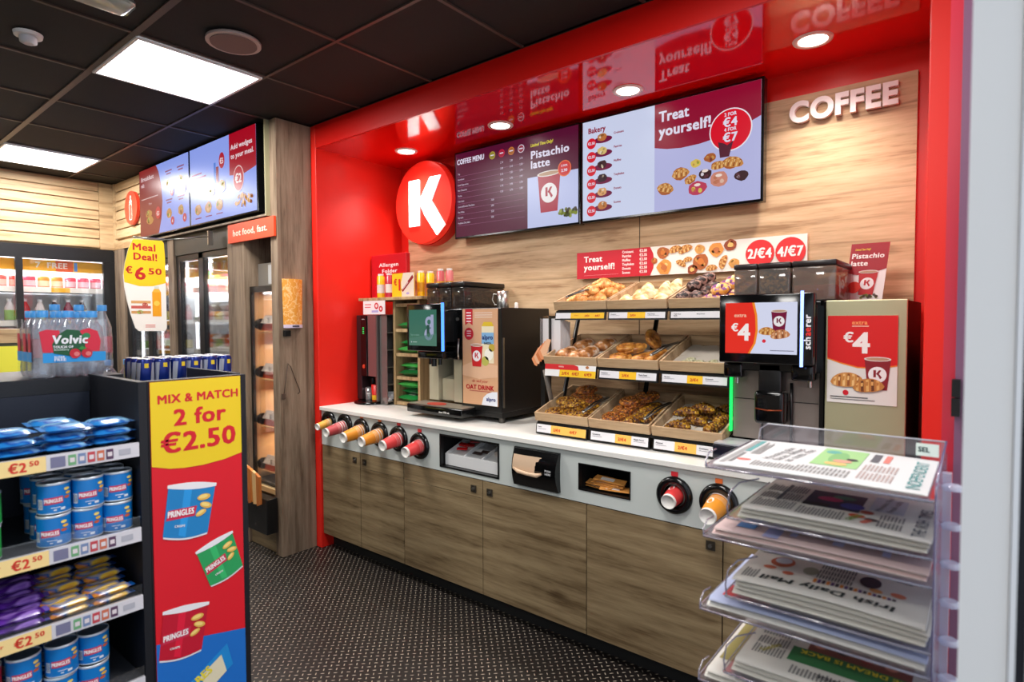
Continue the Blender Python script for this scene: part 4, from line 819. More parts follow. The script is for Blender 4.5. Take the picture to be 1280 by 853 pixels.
def lump(m, rx, ry, h, name, j=.12, sd=0):
    random.seed(sd+3); bm = bmesh.new(); bmesh.ops.create_icosphere(bm, subdivisions=3, radius=1)
    ph = [random.uniform(0, 6) for _ in range(4)]
    for v in bm.verts:
        k = 1+j*math.sin(5*v.co.x+ph[0])*math.sin(6*v.co.y+ph[1])+j*.5*math.sin(11*v.co.z+ph[2]+7*v.co.x); v.co = Vector((v.co.x*rx*k, v.co.y*ry*k, max(v.co.z, -.55)*h*.6*k+h*.33))
    return MB().bm(bm, m, True).build(name, None, cat='pastry', loc=(0, 0, 0))
def muffin():
    o = lump(dark_m, .034, .034, .045, 'muffin', .1, 4); MB().lathe([(.022, -.006), (.029, .022)], mat('muffin_case', (60, 30, 26), .6), seg=14).build('paper_case', o); return o
def donut(): 
    b = MB(); b.tube([(.028*math.cos(a*PI/9), .028*math.sin(a*PI/9), .016) for a in range(18)], .0165, ice_m, 8, closed=True); return b.build('doughnut', None, cat='pastry', loc=(0, 0, 0))
def turnover():
    b = MB(); b.grid(lambda u, v: ((u-.5)*.11*(1-v*.9), (v-.5)*.10, .042*math.sin(PI*min(1, v*1.05))**.6*(math.sin(PI*u)**.5)+.002), 8, 8, turn_m); return b.build('turnover', None, cat='pastry', loc=(0, 0, 0))
def bake(r, k, fn, items, nm, grp):
    s_ = Stamp(fn()); s_.p['group'] = grp; c, sn = math.cos(TILT), math.sin(TILT); bx, by, bz = TROOT[r, k]
    for i, it in enumerate(items):
        x, y, a = it[:3]; h = it[3] if len(it) > 3 else 0; z = .011+h
        M = Matrix.Translation((bx, by, bz)) @ Matrix.Rotation(TILT, 4, 'X') @ Matrix.Translation((x, y, z)) @ Matrix.Rotation(math.radians(a), 4, 'Z') @ Matrix.Rotation(math.radians(it[4] if len(it) > 4 else 0), 4, 'X')
        lx = 'left' if x < .11 else ('right' if x > .21 else 'middle'); ly = 'front' if y < .13 else ('back' if y > .25 else 'centre')
        key = (r, k, nm, lx, ly, h > .01); CNT[key] = CNT.get(key, 0)+1; n_ = CNT[key]
        lab = nm+', '+('heaped on top ' if h > .01 else '')+ly+' '+lx+(' ' if n_ == 1 else ' ('+['', '', 'second', 'third', 'fourth', 'fifth', 'sixth'][n_]+') ')+'of the '+['bottom', 'middle', 'top'][r]+' '+['left', 'centre', 'right'][k]+' tray'
        s_(M.to_translation(), M.to_euler(), lab.replace('  ', ' '))
CNT = {}
bake(2, 0, lambda: croissant(crust2), [(.09, .09, 10), (.20, .10, -20), (.13, .19, 30), (.22, .19, -10, .01), (.10, .27, 5, .012), (.21, .28, 25, .012), (.15, .13, -35, .038), (.19, .22, 15, .040), (.13, .29, -10, .040)], 'golden croissant', 'plain croissants in the top left tray')
bake(2, 1, turnover, [(.07, .08, 10), (.16, .09, -15), (.09, .18, 25), (.18, .17, 190), (.24, .11, 20), (.24, .20, -5, .0, 25), (.20, .27, 10, .02, 40), (.26, .26, -20, .03, 45), (.10, .27, 12, .015), (.15, .13, 40, .03, 20), (.24, .16, 0, .035, 45)], 'pale iced turnover', 'iced turnovers in the top centre tray')
bake(2, 2, muffin, [(.05+.062*i, .06+.068*j, i*40+j*30, .012) for i in range(2) for j in range(4)]+[(.08, .12, 10, .05), (.08, .20, 10, .05), (.09, .28, 10, .05)], 'chocolate muffin', 'chocolate muffins in the top right tray')
bake(2, 2, donut, [(.18+.062*(i % 2)+.02*(j % 2), .06+.07*j, 0) for i in range(2) for j in range(4)]+[(.21, .10, 0, .034, 15), (.22, .19, 0, .034, 10), (.22, .27, 0, .034, 15)], 'purple and cream iced doughnut', 'iced doughnuts in the top right tray')
bake(1, 0, lambda: roll(sug_m, .125, .034), [(.085, .09, 75), (.105, .23, 72), (.20, .11, 78), (.225, .25, 74), (.16, .07, 80, -.004)], 'sugar dusted chocolate roll', 'sugar dusted rolls in the middle left tray')
bake(1, 1, lambda: swirl(crust, .048), [(.08, .08, 0), (.12, .17, 40, .02), (.16, .27, 90, .04, 60), (.09, .14, 20, .03)], 'round golden Danish swirl', 'Danish swirls in the middle centre tray')
bake(1, 1, lambda: roll(crust, .13, .024, 'pastry_roll'), [(.20, .09, 55), (.235, .14, 60), (.26, .10, 70)], 'dark golden pastry roll', 'pastry rolls in the middle centre tray')
bake(1, 2, lambda: lump(cook_m, .024, .020, .018, 'cookie', .1, 5), [(.05, .04, 0), (.09, .07, 40), (.12, .05, 80), (.15, .08, 10), (.19, .05, 60), (.23, .06, 30), (.27, .05, 0), (.10, .11, 20), (.21, .09, 70)], 'small pale green cookie', 'pale cookies in the middle right tray')
bake(0, 0, lambda: swirl(seed_m, .046), [(.08, .06, 0), (.18, .07, 30), (.12, .15, 70, .01), (.23, .15, 20), (.09, .16, 20, .022), (.17, .12, 10, .03), (.24, .08, 10)], 'seeded golden swirl', 'seeded swirls in the bottom left tray')
bake(0, 0, lambda: swirl(nut_m, .050, 'nut_swirl'), [(.13, .24, 0, .02), (.20, .23, 30, .012), (.15, .27, 30, .045)], 'brown nutty swirl', 'nutty swirls in the bottom left tray')
bake(0, 1, lambda: swirl(nut_m, .052, 'pecan_swirl'), [(.09, .08, 0), (.10, .17, 20), (.14, .25, 50, .01), (.12, .21, 10, .032), (.17, .28, 10, .035)], 'orange brown pecan swirl', 'pecan swirls in the bottom centre tray')
bake(0, 1, lambda: roll(seed_m, .15, .026, 'seeded_slice'), [(.205, .09, 68), (.22, .20, 70), (.265, .15, 72)], 'green seeded slice', 'seeded slices in the bottom centre tray')
bake(0, 2, lambda: croissant(seed_m, .125, .028, 'almond_croissant'), [(.10, .05, 5), (.15, .12, -8), (.22, .19, 10), (.26, .07, 80), (.11, .13, 12, .03), (.24, .26, -12), (.15, .22, 20, .01), (.27, .15, 85), (.17, .17, -5, .038)], 'drizzled croissant', 'drizzled croissants in the bottom right tray')
def tongs(x, y, z, a, lab):
    t = thing('tongs', lab, 'tongs', group='serving tongs on the pastry trays')
    MB().tube([(-.005, 0, .004), (-.012, .10, .012), (-.004, .20, .004)], .004, black_pl, 6).build('arm', t); MB().tube([(.005, 0, .004), (.012, .10, .014), (.004, .20, .004)], .004, steel_d, 6).build('arm', t)
    MB().tube([(-.006, 0, .004), (0, -.006, .004), (.006, 0, .004)], .005, steel, 6).build('hinge', t)
    M = Matrix.Translation((x, y, z)) @ Matrix.Rotation(TILT, 4, 'X') @ Matrix.Rotation(math.radians(a), 4, 'Z'); t.location = M.to_translation(); t.rotation_euler = M.to_euler()
tongs(-1.185, 2.47, 1.385, -14, 'black serving tongs between the centre and right middle trays'); tongs(-1.50, 2.40, 1.105, -8, 'serving tongs between the left and centre bottom trays')
tongs(-1.18, 2.40, 1.105, -10, 'serving tongs between the centre and right bottom trays'); tongs(-1.70, 2.56, 1.665, -25, 'silver handled tongs in the top left croissant tray')

# ================================================================ RIGHT COFFEE MACHINE AND MILK FRIDGE
t = thing('coffee_machine', 'black coffee machine with a bright price screen, right of the pastries', 'coffee machine', (-.66, 2.7, .97))
panel_g = mat('taupe_metal', (150, 138, 130), .35, .5)
box('front_panel', -.820, -.495, 2.478, 2.49, 1.062, 1.34, panel_g, t); box('cabinet', -.824, -.491, 2.4905, 2.94, 1.0, 1.617, black_pl, t, bev=.004)
box('panel_line', -.815, -.50, 2.4765, 2.478, 1.222, 1.225, black_pl, t)
box('light_edge', -.829, -.8215, 2.455, 2.475, 1.085, 1.335, mat('green_light', (20, 210, 90), .3, emit=1.3, ecol=(20, 220, 95)), t)
box('right_edge', -.4945, -.480, 2.46, 2.49, .98, 1.617, black_gl, t)
dr = box('drip_tray', -.855, -.50, 2.335, 2.478, .990, 1.050, mat('navy_black', (20, 22, 36), .25), t, bev=.005); box('grate', -.85, -.505, 2.34, 2.47, 1.0502, 1.056, mat('light_grate', (206, 206, 212), .35, .3), dr)  # white glare on the steel grate is put into its pale colour
for x in (-.81, -.54): MB().cyl((x, 2.42, .9715), .015, .018, steel_d, seg=12).build('foot', t); MB().cyl((x, 2.88, .9715), .015, .028, steel_d, seg=12).build('foot', t)
box('head_block', -.822, -.494, 2.40, 2.478, 1.345, 1.60, black_gl, t, bev=.004)
s_ = box('screen_housing', -.838, -.494, 2.352, 2.398, 1.378, 1.645, black_gl, t, bev=.006)
a = artY(-.812, -.549, 1.416, 1.612, 2.352, emit=.85, rough=.15); a.bg((222, 226, 250)); a.poly([(0, 0), (.36, 0), (.44, .2), (.47, .45), (.46, .75), (.42, 1), (0, 1)], (250, 146, 40), 1); a.poly([(0, 0), (.33, 0), (.41, .2), (.44, .45), (.43, .75), (.385, 1), (0, 1)], (240, 50, 36), 2)
a.text('extra', .22, .72, .075, (255, 190, 160), 3, 'c'); a.text('€', .09, .44, .15, (255, 244, 240), 3); a.text('4', .19, .26, .33, (255, 244, 240), 3)
a.cup(.76, .44, .42, (120, 22, 60)); a.pastry(.60, .42, .16, 5, -.05); a.pastry(.78, .36, .18, 7, .15, (200, 130, 84), (130, 70, 40), (236, 190, 150), 5); a.circ(.56, .25, .035, (226, 40, 60), 7); a.rect(.64, .06, .96, .075, (120, 120, 140), 2); a.build('display', s_)
box('light_bar', -.538, -.528, 2.346, 2.3515, 1.372, 1.652, mat('white_blue_bar', (150, 180, 255), .3, emit=2.0, ecol=(140, 170, 255)), s_)
a = artY(-.526, -.496, 1.38, 1.64, 2.352); a.text('sch', .75, .22, .09, (240, 236, 236), 1, rot=90); a.text('ae', .75, .41, .09, (230, 40, 30), 1, rot=90); a.text('rer', .75, .535, .09, (240, 236, 236), 1, rot=90); a.build('lettering', s_)
MB().bbox(-.835, -.76, 2.395, 2.47, 1.315, 1.376, black_gl, .008).cyl((-.79, 2.43, 1.29), .008, .03, steel, seg=10).build('side_spout', t); MB().bbox(-.58, -.50, 2.395, 2.47, 1.315, 1.376, black_gl, .008).cyl((-.52, 2.43, 1.29), .008, .03, steel, seg=10).build('side_spout', t)
MB().bbox(-.70, -.615, 2.40, 2.47, 1.255, 1.376, black_pl, .006).bbox(-.712, -.60, 2.385, 2.47, 1.14, 1.27, black_gl, .016, 3).build('spout', t)
MB().tube([(-.70, 2.46, 1.14), (-.70, 2.465, 1.056)], .004, black_pl, 6).tube([(-.592, 2.46, 1.30), (-.592, 2.465, 1.056)], .006, black_pl, 6).build('milk_pipe', t)
MB().tube([(-.706, 2.386, 1.20), (-.655, 2.378, 1.196), (-.606, 2.386, 1.20)], .003, mat('copper_line', (150, 70, 40), .3, .8), 6).build('spout_trim', t)
nutm = ramp_mat('bean_mix', [(.3, (50, 30, 20)), (.55, (120, 80, 40)), (.8, (150, 110, 60))], 110, .5, voronoi=True)
for k, (x0, x1) in enumerate(((-.830, -.738), (-.732, -.612), (-.605, -.450))):
    h = box('bean_hopper', x0, x1, 2.50, 2.92, 1.619, 1.752, smoke, t, bev=.006); box('hopper_lid', x0-.002, x1+.002, 2.497, 2.922, 1.7525, 1.775, mat('lid_brown_black', (34, 26, 26), .3), h, bev=.006)
    box('beans', x0+.007, x1-.007, 2.507, 2.91, 1.624, [1.66, 1.73, 1.68][k], [powd, nutm, mat('copper_powder', (160, 100, 76), .6)][k], h)
t = thing('milk_fridge', 'tall champagne metal milk fridge with a red price poster', 'fridge', (-.35, 2.7, .97))
box('body', -.474, -.218, 2.468, 2.945, .985, 1.614, mat('fridge_dark', (16, 7, 8), .5, spec=.2), t, bev=.003)
box('door', -.474, -.2195, 2.452, 2.4675, .985, 1.617, mat('champagne_door', (190, 186, 150), .42, .55, bump=.05, bscale=300), t, bev=.003)
for x in (-.45, -.24):
    for y in (2.50, 2.91): MB().cyl((x, y, .9715), .014, .013, black_pl, seg=10).build('foot', t)
pp = box('poster', -.466, -.246, 2.448, 2.4515, 1.24, 1.560, mat('poster_white', (232, 228, 222), .45), t)
a = artY(-.466, -.246, 1.24, 1.56, 2.448); a.poly([(0, .50), (.2, .45), (.45, .405), (.75, .405), (1, .44), (1, 1), (0, 1)], (246, 140, 40), 1); a.poly([(0, .515), (.2, .465), (.45, .42), (.75, .42), (1, .455), (1, 1), (0, 1)], (216, 18, 18), 2)
a.text('extra', .47, .90, .048, (250, 150, 90), 3, 'c'); a.rect(.36, .875, .6, .885, (250, 200, 180), 3); a.text('€', .24, .70, .11, (252, 240, 236), 3); a.text('4', .38, .58, .235, (252, 240, 236), 3)
a.cup(.73, .17, .37, (140, 20, 34)); a.pastry(.30, .245, .17, 7, .05); a.pastry(.61, .195, .155, 9, .12, (196, 126, 60), (110, 56, 24), (232, 180, 104), 5); a.circ(.28, .12, .03, (206, 20, 40), 3); a.rect(.05, .065, .6, .075, (60, 60, 60), 2); a.rect(.05, .04, .7, .048, (110, 110, 110), 2); a.build('print', pp)
cd = MB().prism([(-.474, 2.79, 1.6175), (-.338, 2.79, 1.6175), (-.314, 2.81, 1.858), (-.450, 2.81, 1.858)], (0, .003, 0), mat('card_white', (244, 240, 238), .45)).build('drink_card', label='leaning white and dark red card for pistachio latte on the milk fridge', cat='card')
a = Art(lambda u, v, d: (-.474+u+v*.1, 2.79+v*.083-d, 1.6175+v), .136, .2405); a.poly([(0, .50), (.25, .46), (.6, .48), (1, .56), (1, 1), (0, 1)], (160, 16, 34), 1); a.text('Limited Time Only!', .12, .88, .035, (230, 190, 60), 2, sq=.55, sh=.2); a.text('Pistachio', .05, .745, .085, (250, 240, 236), 2, W=.86); a.text('latte', .05, .62, .085, (250, 240, 236), 2, W=.46)
a.cup(.55, .12, .42, (190, 24, 30)); a.circ(.22, .25, .10, (222, 50, 30), 7)
for k in range(14): a.circ(.45+.4*hsh(k), .07+.05*hsh(k+2), .022, [(120, 120, 40), (80, 60, 40)][k % 2], 7+k % 2, 8)
a.build('print', cd)
# ================================================================ COLUMN, FOOD SCREENS AND HOT FOOD CABINET
t = thing('wood_column', 'tall grey brown oak column left of the red coffee recess', 'column', (-3.6, 2.13, 0))
box('panel', -3.638, -3.556, 2.012, 2.262, .002, 2.843, wood_v, t, bev=.0015)
t.children[0].name = 'panel'
cup_sleeve = ramp_mat('orange_pattern', [(.45, (226, 150, 50)), (.52, (244, 200, 140)), (.56, (230, 156, 60))], 34, .5, detail=1, bump=0)
t = thing('bag_dispenser', 'orange patterned paper holder mounted on the oak column', 'dispenser', (-3.53, 2.107, 1.49))
b = MB(); b.grid(lambda u, v: (-3.552+.042*math.sin(u*PI)**.7, 2.035+.146*u+(-.006+.0)*(1-v)+.012*(1-v)*(1-u)*1., 1.515+.305*v), 12, 4, cup_sleeve); b.poly([(-3.552+.042*math.sin(i/12*PI)**.7, 2.035+.146*i/12, 1.82) for i in range(13)][::-1], cup_sleeve)
b.build('sleeve', t); MB().grid(lambda u, v: (-3.549+.043*math.sin(u*PI)**.7, 2.040+.136*u, 1.502+.022*v), 12, 1, mat('sleeve_base', (206, 190, 210), .5)).build('base_band', t)
MB().grid(lambda u, v: (-3.5475+.043*math.sin((.3+.35*u)*PI)**.7, 2.040+.136*(.3+.35*u), 1.508+.010*v), 6, 1, flat((50, 50, 70))).build('print', t)
t = box('door_stop', -3.5555, -3.53, 2.037, 2.082, 1.447, 1.487, black_pl, bev=.003); tag(t, 'small black square fitting below the orange holder on the column', 'fitting')
o = MB().tube([(-3.551, 2.035, 1.06), (-3.545, 2.04, 1.12), (-3.549, 2.066, 1.27), (-3.549, 2.085, 1.25), (-3.545, 2.12, 1.15), (-3.549, 2.144, 1.10), (-3.551, 2.150, 1.075), (-3.55, 2.135, 1.065)], .0028, mat('cord_brown', (74, 56, 44), .6), 6).build('cord', label='thin dark cord looped on the oak column', cat='cord')
MB().bbox(-3.554, -3.546, 2.02, 2.045, 1.04, 1.075, mat('cord_brown', (74, 56, 44), .6), .002).build('cord_end', o)
# header that carries the screens
t = thing('screen_header', 'wood edged header board carrying the two food menu screens', 'header', (-4.65, 2.1, 2.23))
box('board', -5.735, -3.652, 2.045, 2.11, 2.242, 2.843, mat('header_black', (22, 20, 18), .6), t); box('bottom_ledge', -5.735, -3.652, 1.985, 2.11, 2.228, 2.241, wood_v, t); box('end_strip', -3.652, -3.6385, 1.985, 2.11, 2.228, 2.843, mat('olive_edge', (150, 144, 112), .5), t)
t, a = screen('menu_screen', -5.71, -4.722, 2.262, 2.838, 1.97, .06, 'wall screen with burgers on red brown and blue, at far left', 'food menu screens at far left', .01)
bl = (150, 170, 250); rb = (150, 40, 40); bu = [(196, 140, 70), (120, 60, 30), (120, 160, 60), (230, 200, 130)]
a.bg(bl); a.poly([(0, 0), (.40, 0), (.46, .2), (.49, .45), (.47, .7), (.42, .9), (.37, 1), (0, 1)], rb, 1); a.text('Breakfast', .04, .83, .065, (236, 210, 214), W=.28); a.text('rolls', .04, .74, .06, (236, 210, 214), sq=.75); a.rect(.04, .55, .4, .565, (220, 190, 190), 2); a.text('from', .2, .45, .04, (230, 200, 200), bold=0)
a.food(.22, .22, .13, bu, 3, .5); a.food(.20, .32, .12, bu, 3, .5); a.circ(.40, .3, .09, (206, 40, 50), 6); a.text('€5', .40, .26, .06, (240, 220, 220), 7, 'c')
for u, v in ((.62, .66), (.85, .66), (.62, .25), (.85, .25)):
    a.food(u, v, .09, bu, 3, .8); a.circ(u+.07, v-.12, .06, (200, 40, 60), 6); a.text('4', u+.07, v-.15, .05, (240, 230, 240), 7, 'c'); a.rect(u-.06, v+.18, u+.07, v+.20, (140, 60, 110), 2); a.rect(u-.04, v+.14, u+.05, v+.16, (140, 60, 110), 2)
a.build('display', t)
t, a = screen('menu_screen', -4.716, -3.712, 2.262, 2.838, 1.97, .06, 'wall screen reading Add wedges to your meal, near the oak column', 'food menu screens at far left', .01)
a.bg(bl); a.poly([(.63, 1), (.63, .50), (.80, .46), (1, .52), (1, 1)], (176, 6, 34), 1); a.text('Add wedges', .655, .80, .062, (244, 224, 230), W=.30); a.text('to your meal.', .655, .69, .062, (244, 224, 230), W=.32)
a.circ(.76, .43, .135, (240, 200, 200), 3, ry=.16); a.circ(.76, .43, .12, (196, 16, 40), 4, ry=.145); a.text('€2', .76, .38, .11, (250, 236, 236), 5, 'c', sq=.85)
a.circ(.52, .72, .075, (190, 10, 40), 3, ry=.1); a.text('€5', .52, .68, .07, (244, 226, 230), 4, 'c', sq=.8); a.rect(.395, .46, .425, .72, (60, 120, 220), 2); a.rect(.43, .40, .47, .66, (150, 20, 40), 3); a.food(.36, .37, .085, bu, 4); a.food(.51, .40, .11, bu, 4)
for k, u in enumerate((.13, .30, .47)): a.food(u, .18, .1, [(196, 140, 90), (220, 180, 120), (110, 150, 60)], 3); a.rect(u-.05, .0+.06, u+.05, .075, (140, 60, 120), 2)
a.rect(.03, .64, .2, .66, (150, 50, 110), 2); a.rect(.03, .59, .27, .61, (150, 50, 110), 2); a.rect(.03, .54, .2, .55, (150, 50, 110), 2)
for k in range(22): a.circ(.72+.22*hsh(k), .08+.20*hsh(k+3)*(1-abs(hsh(k)-.5)), .04, [(196, 130, 60), (150, 84, 40), (216, 160, 90)][k % 3], 3+k % 3, 6, .024, hsh(k)*3, .2)
a.build('display', t)
t = thing('bottle_sign', 'small round red sign with a white bottle symbol on the pale boards', 'sign', (-5.96, 2.0, 2.4))
MB().cyl((-5.965, 1.985, 2.56), .148, .026, mat('sign_orange_red', (232, 60, 36), .4, emit=.15, ecol=(232, 60, 36)), 'y', 40).build('disc', t)
a = artY(-6.115, -5.815, 2.41, 2.71, 1.985)
def outl(x0, y0, x1, y1, w_=.022):
    for q in ((x0, y0, x1, y0+w_), (x0, y1-w_, x1, y1), (x0, y0, x0+w_, y1), (x1-w_, y0, x1, y1)): a.rect(*q, (252, 236, 226), 1)
outl(.40, .14, .60, .62); a.poly([(.40, .64), (.60, .64), (.56, .74), (.44, .74)], (252, 236, 226), 1); outl(.44, .76, .56, .86, .03); a.build('symbol', t)
# hot food bay
t = thing('food_bay', 'oak framed recessed bay for the hot food cabinet', 'bay', (-3.9, 2.3, 0))
box('side_panel', -4.232, -3.992, 2.012, 2.06, .002, 2.224, wood_v, t); box('side_panel', -4.05, -3.992, 2.061, 2.60, .002, 2.224, wood_v, t); box('back', -3.99, -3.64, 2.60, 2.62, .002, 2.224, wood_v, t); box('base_panel', -3.99, -3.641, 2.03, 2.07, .002, .43, wood_c, t, bev=.001); box('base_edge', -3.99, -3.641, 2.012, 2.03, .40, .432, mat('lit_edge', (190, 160, 110), .4), t)
o = box('hot_food_sign', -4.176, -3.561, 1.992, 2.008, 2.092, 2.220, mat('sign_orange', (222, 74, 34), .45, emit=.12, ecol=(222, 74, 34))); tag(o, 'orange red sign reading hot food, fast. below the menu screens', 'sign')
a = artY(-4.176, -3.561, 2.092, 2.220, 1.992); a.text('hot food, fast.', .5, .34, .34, (248, 226, 206), align='c', W=.76); a.build('lettering', o)
t = thing('hot_cabinet', 'heated glass food display cabinet with lit shelves beside the column', 'display cabinet', (-3.82, 2.3, .44))
wm = mat('warm_back', (202, 164, 118), .6)
box('back_panel', -3.985, -3.645, 2.52, 2.535, .45, 1.77, wm, t); box('side_panel', -3.985, -3.975, 2.07, 2.52, .45, 1.77, wm, t)
MB().box(-3.988, -3.968, 2.045, 2.066, .44, 1.785, black_pl).box(-3.968, -3.645, 2.045, 2.066, 1.745, 1.785, black_pl).box(-3.988, -3.645, 2.067, 2.53, 1.771, 1.785, black_pl).box(-3.988, -3.645, 2.045, 2.53, .436, .448, black_pl).build('frame', t)
box('glass_door', -3.967, -3.646, 2.052, 2.056, .45, 1.744, glass, t)
for k, z in enumerate((1.470, 1.140, .812, .50)):
    box('shelf', -3.965, -3.648, 2.10, 2.51, z-.006, z, mat('shelf_steel_warm', (230, 200, 150), .3, .4), t); l_ = bpy.data.lights.new('heat_lamp', 'AREA'); l_.energy = 2.6; l_.size = .26; l_.shape = 'RECTANGLE'; l_.size_y = .3; l_.color = (1, .83, .62)
    lo = bpy.data.objects.new('heat_lamp', l_); lo.location = (-3.81, 2.30, z+.25 if k else 1.735); COL.objects.link(lo)
    if k < 3: box('lamp_tray', -3.93, -3.69, 2.2, 2.4, z-.012, z-.0065, black_pl, t)
    r_ = MB().cyl((-3.935, 2.085, z+.055), .04, .015, black_pl, 'x', 18).prism([(-3.918, 2.052+.035, z+.012), (-3.648, 2.052+.035, z+.012), (-3.648, 2.10, z+.06), (-3.918, 2.10, z+.06)], (0, .01, 0), mat('rail_orange', (206, 76, 30), .4)).build('price_rail', t)
    MB().prism([(-3.905, 2.072, z+.062), (-3.65, 2.072, z+.062), (-3.65, 2.105, z+.115), (-3.905, 2.105, z+.115)], (0, .004, 0), mat('rail_card', (226, 216, 206), .5)).box(-3.80, -3.785, 2.069, 2.0712, z+.066, z+.1, flat((120, 90, 80))).build('price_card', r_)
fm = [mat('wrap_gold', (226, 160, 70), .45, bump=.5, bscale=30), mat('wrap_kraft', (206, 150, 90), .5, bump=.5, bscale=30), mat('wrap_white', (232, 220, 200), .5, bump=.4, bscale=30)]
for k, z in enumerate((1.470, 1.140, .812, .50)):
    for j in range(4):
        x = -3.93+.072*j+.01; pouch(x, 2.25+.03*(j % 2), z+.001, .07, .16, .06+.02*((j+k) % 2), fm[(j+k) % 3], 0, 'wrapped hot food parcel, '+['top', 'second', 'third', 'bottom'][k]+' heated shelf, '+NTH[j]+' from the left', name='food_parcel', cat='food parcel', group='wrapped parcels in the hot cabinet')
o = box('storage_box', -3.975, -3.66, 2.10, 2.45, 1.787, 1.945, mat('box_silver', (150, 146, 140), .4, .5), bev=.004); tag(o, 'grey silver box standing on the hot food cabinet', 'box')
MB().box(-3.83, -3.68, 2.096, 2.0995, 1.80, 1.93, mat('box_face', (190, 190, 190), .4)).build('face_plate', o)
o = box('menu_board', -3.97, -3.65, 2.30, 2.31, 1.96, 2.10, mat('dark_red_board', (140, 18, 22), .5)); tag(o, 'dark red notice board at the back above the silver box', 'board')
a = artY(-3.97, -3.65, 1.96, 2.10, 2.30)
for k in range(4): a.rect(.1, .75-.17*k, .6, .80-.17*k, (200, 120, 110), 1)
a.build('print', o)
t = box('bag_box', -3.87, -3.60, 1.93, 2.005, .16, .39, black_pl, bev=.004); tag(t, 'black box holding paper bags below the hot food cabinet', 'box')
for k in range(6):
    b = MB().prism([(-3.86+.034*k, 1.905+.006*(k % 2), .36-.01*(k % 3)), (-3.825+.034*k, 1.905+.006*(k % 2), .355), (-3.82+.036*k, 1.90, .59-.010*k), (-3.87+.036*k, 1.90, .61-.010*k)], (0, .018, 0), mat('bag_amber_%d' % (k % 3), ((226, 140, 60), (236, 190, 130), (200, 116, 50))[k % 3], .6))
    b.build('paper_bag', label='amber paper bag standing in the black box, '+NTH[k]+' from the left', cat='bag', group='amber paper bags in the black box')
pouch(-3.79, 1.885, .26, .03, .02, .2, mat('bag_white', (214, 200, 190), .6), name='paper_bag', lab='white paper bag hanging over the black box', cat='bag')

# ================================================================ COOLERS
cool_w = mat('cooler_inside', (214, 218, 222), .5); led = mat('cooler_led', (250, 250, 255), .4, emit=3.2, ecol=(246, 248, 255)); frame_m = mat('cooler_frame', (20, 20, 22), .35)
hdr = mat('brown_black_header', (58, 52, 40), .5)
def bottle(name, r, h, body, cap, label_m=None, liquid=None, seg=12):
    t = MB().lathe([(r*.9, 0), (r, .01*h), (r, .62*h), (r*.42, .86*h), (r*.42, .90*h)], body, seg=seg).build(name, None, cat='bottle', loc=(0, 0, 0))
    MB().lathe([(r*.48, .905*h), (r*.48, h)], cap, seg=seg).build('cap', t)
    if label_m: MB().lathe([(r*1.015, .16*h), (r*1.015, .55*h)], label_m, seg=seg, caps=(False, False)).build('label', t)
    return t
def carton(name, w_, h, m, m2):
    t = MB().box(-w_/2, w_/2, -w_/2, w_/2, 0, h, m, .002).build(name, None, cat='carton', loc=(0, 0, 0)); MB().box(-w_*.51, w_*.51, -w_*.51, w_*.51, h*.3, h*.65, m2).build('label', t); return t
# cooler in the back row (between the food bay and the corner)
t = thing('drinks_cooler', 'tall black framed glass door cooler next to the hot food bay', 'cooler', (-4.69, 2.4, 0))
box('header', -5.145, -4.236, 2.02, 2.05, 2.075, 2.222, hdr, t); box('post', -5.262, -5.15, 2.012, 2.06, .002, 2.222, wood_v, t)
MB().box(-5.145, -4.236, 2.75, 2.76, .1, 2.07, cool_w).box(-5.15, -5.146, 2.08, 2.75, .1, 2.07, cool_w).box(-4.236, -4.234, 2.08, 2.75, .1, 2.07, cool_w).box(-5.145, -4.236, 2.08, 2.75, 2.055, 2.07, cool_w).build('cabinet', t)
fr = MB()
for x0, x1, z0, z1 in ((-5.145, -5.075, .1, 2.07), (-4.74, -4.665, .1, 2.07), (-4.262, -4.237, .1, 2.07), (-5.075, -4.262, 2.03, 2.07), (-5.145, -4.237, .1, .17)): fr.box(x0, x1, 2.03, 2.07, z0, z1, frame_m)
fr.build('door_frame', t)
for x0, x1 in ((-5.074, -4.741), (-4.664, -4.263)): box('glass_door', x0, x1, 2.045, 2.049, .171, 2.029, glass, t)
box('led_tube', -5.03, -5.012, 2.12, 2.135, .3, 1.98, led, t)
area('cooler_lamp', (-4.69, 2.35, 2.04), .8, 34, sy=.4, col=(.95, .98, 1))
ZS = [1.80, 1.56, 1.30, 1.04, .78]
for z in ZS:
    sh = box('shelf', -5.07, -4.25, 2.13, 2.74, z-.012, z, mat('wire_shelf', (220, 222, 226), .4, .2), t); box('price_strip', -5.07, -4.25, 2.118, 2.129, z-.02, z+.022, mat('strip_white', (240, 236, 228), .5), sh)
prm = mat('promo_yellow', (246, 180, 40), .5)
pr = MB().box(-5.07, -4.745, 2.09, 2.094, 1.90, 2.028, prm).box(-4.66, -4.27, 2.09, 2.094, 1.90, 2.028, prm).build('promo_strip', t); a = artY(-5.07, -4.27, 1.90, 2.028, 2.09)
for u in (.06, .25, .55, .74): a.text('7', u, .3, .5, (250, 236, 200)); a.circ(u+.12, .5, .25, (226, 120, 30), 1)
a.build('print', pr)
pal = [(230, 90, 40), (220, 210, 60), (40, 150, 90), (200, 40, 60), (240, 240, 236), (120, 60, 140), (250, 160, 40), (60, 120, 200)]
protoB = [Stamp(bottle('drink_bottle', .034, .17, mat('juice_%d' % i, c, .3), mat('juicecap_%d' % i, pal[(i+3) % 8], .4), mat('juicelabel_%d' % i, (236, 230, 220), .5))) for i, c in enumerate(pal[:6])]
cn = ['orange', 'yellow', 'green', 'red', 'white', 'purple']
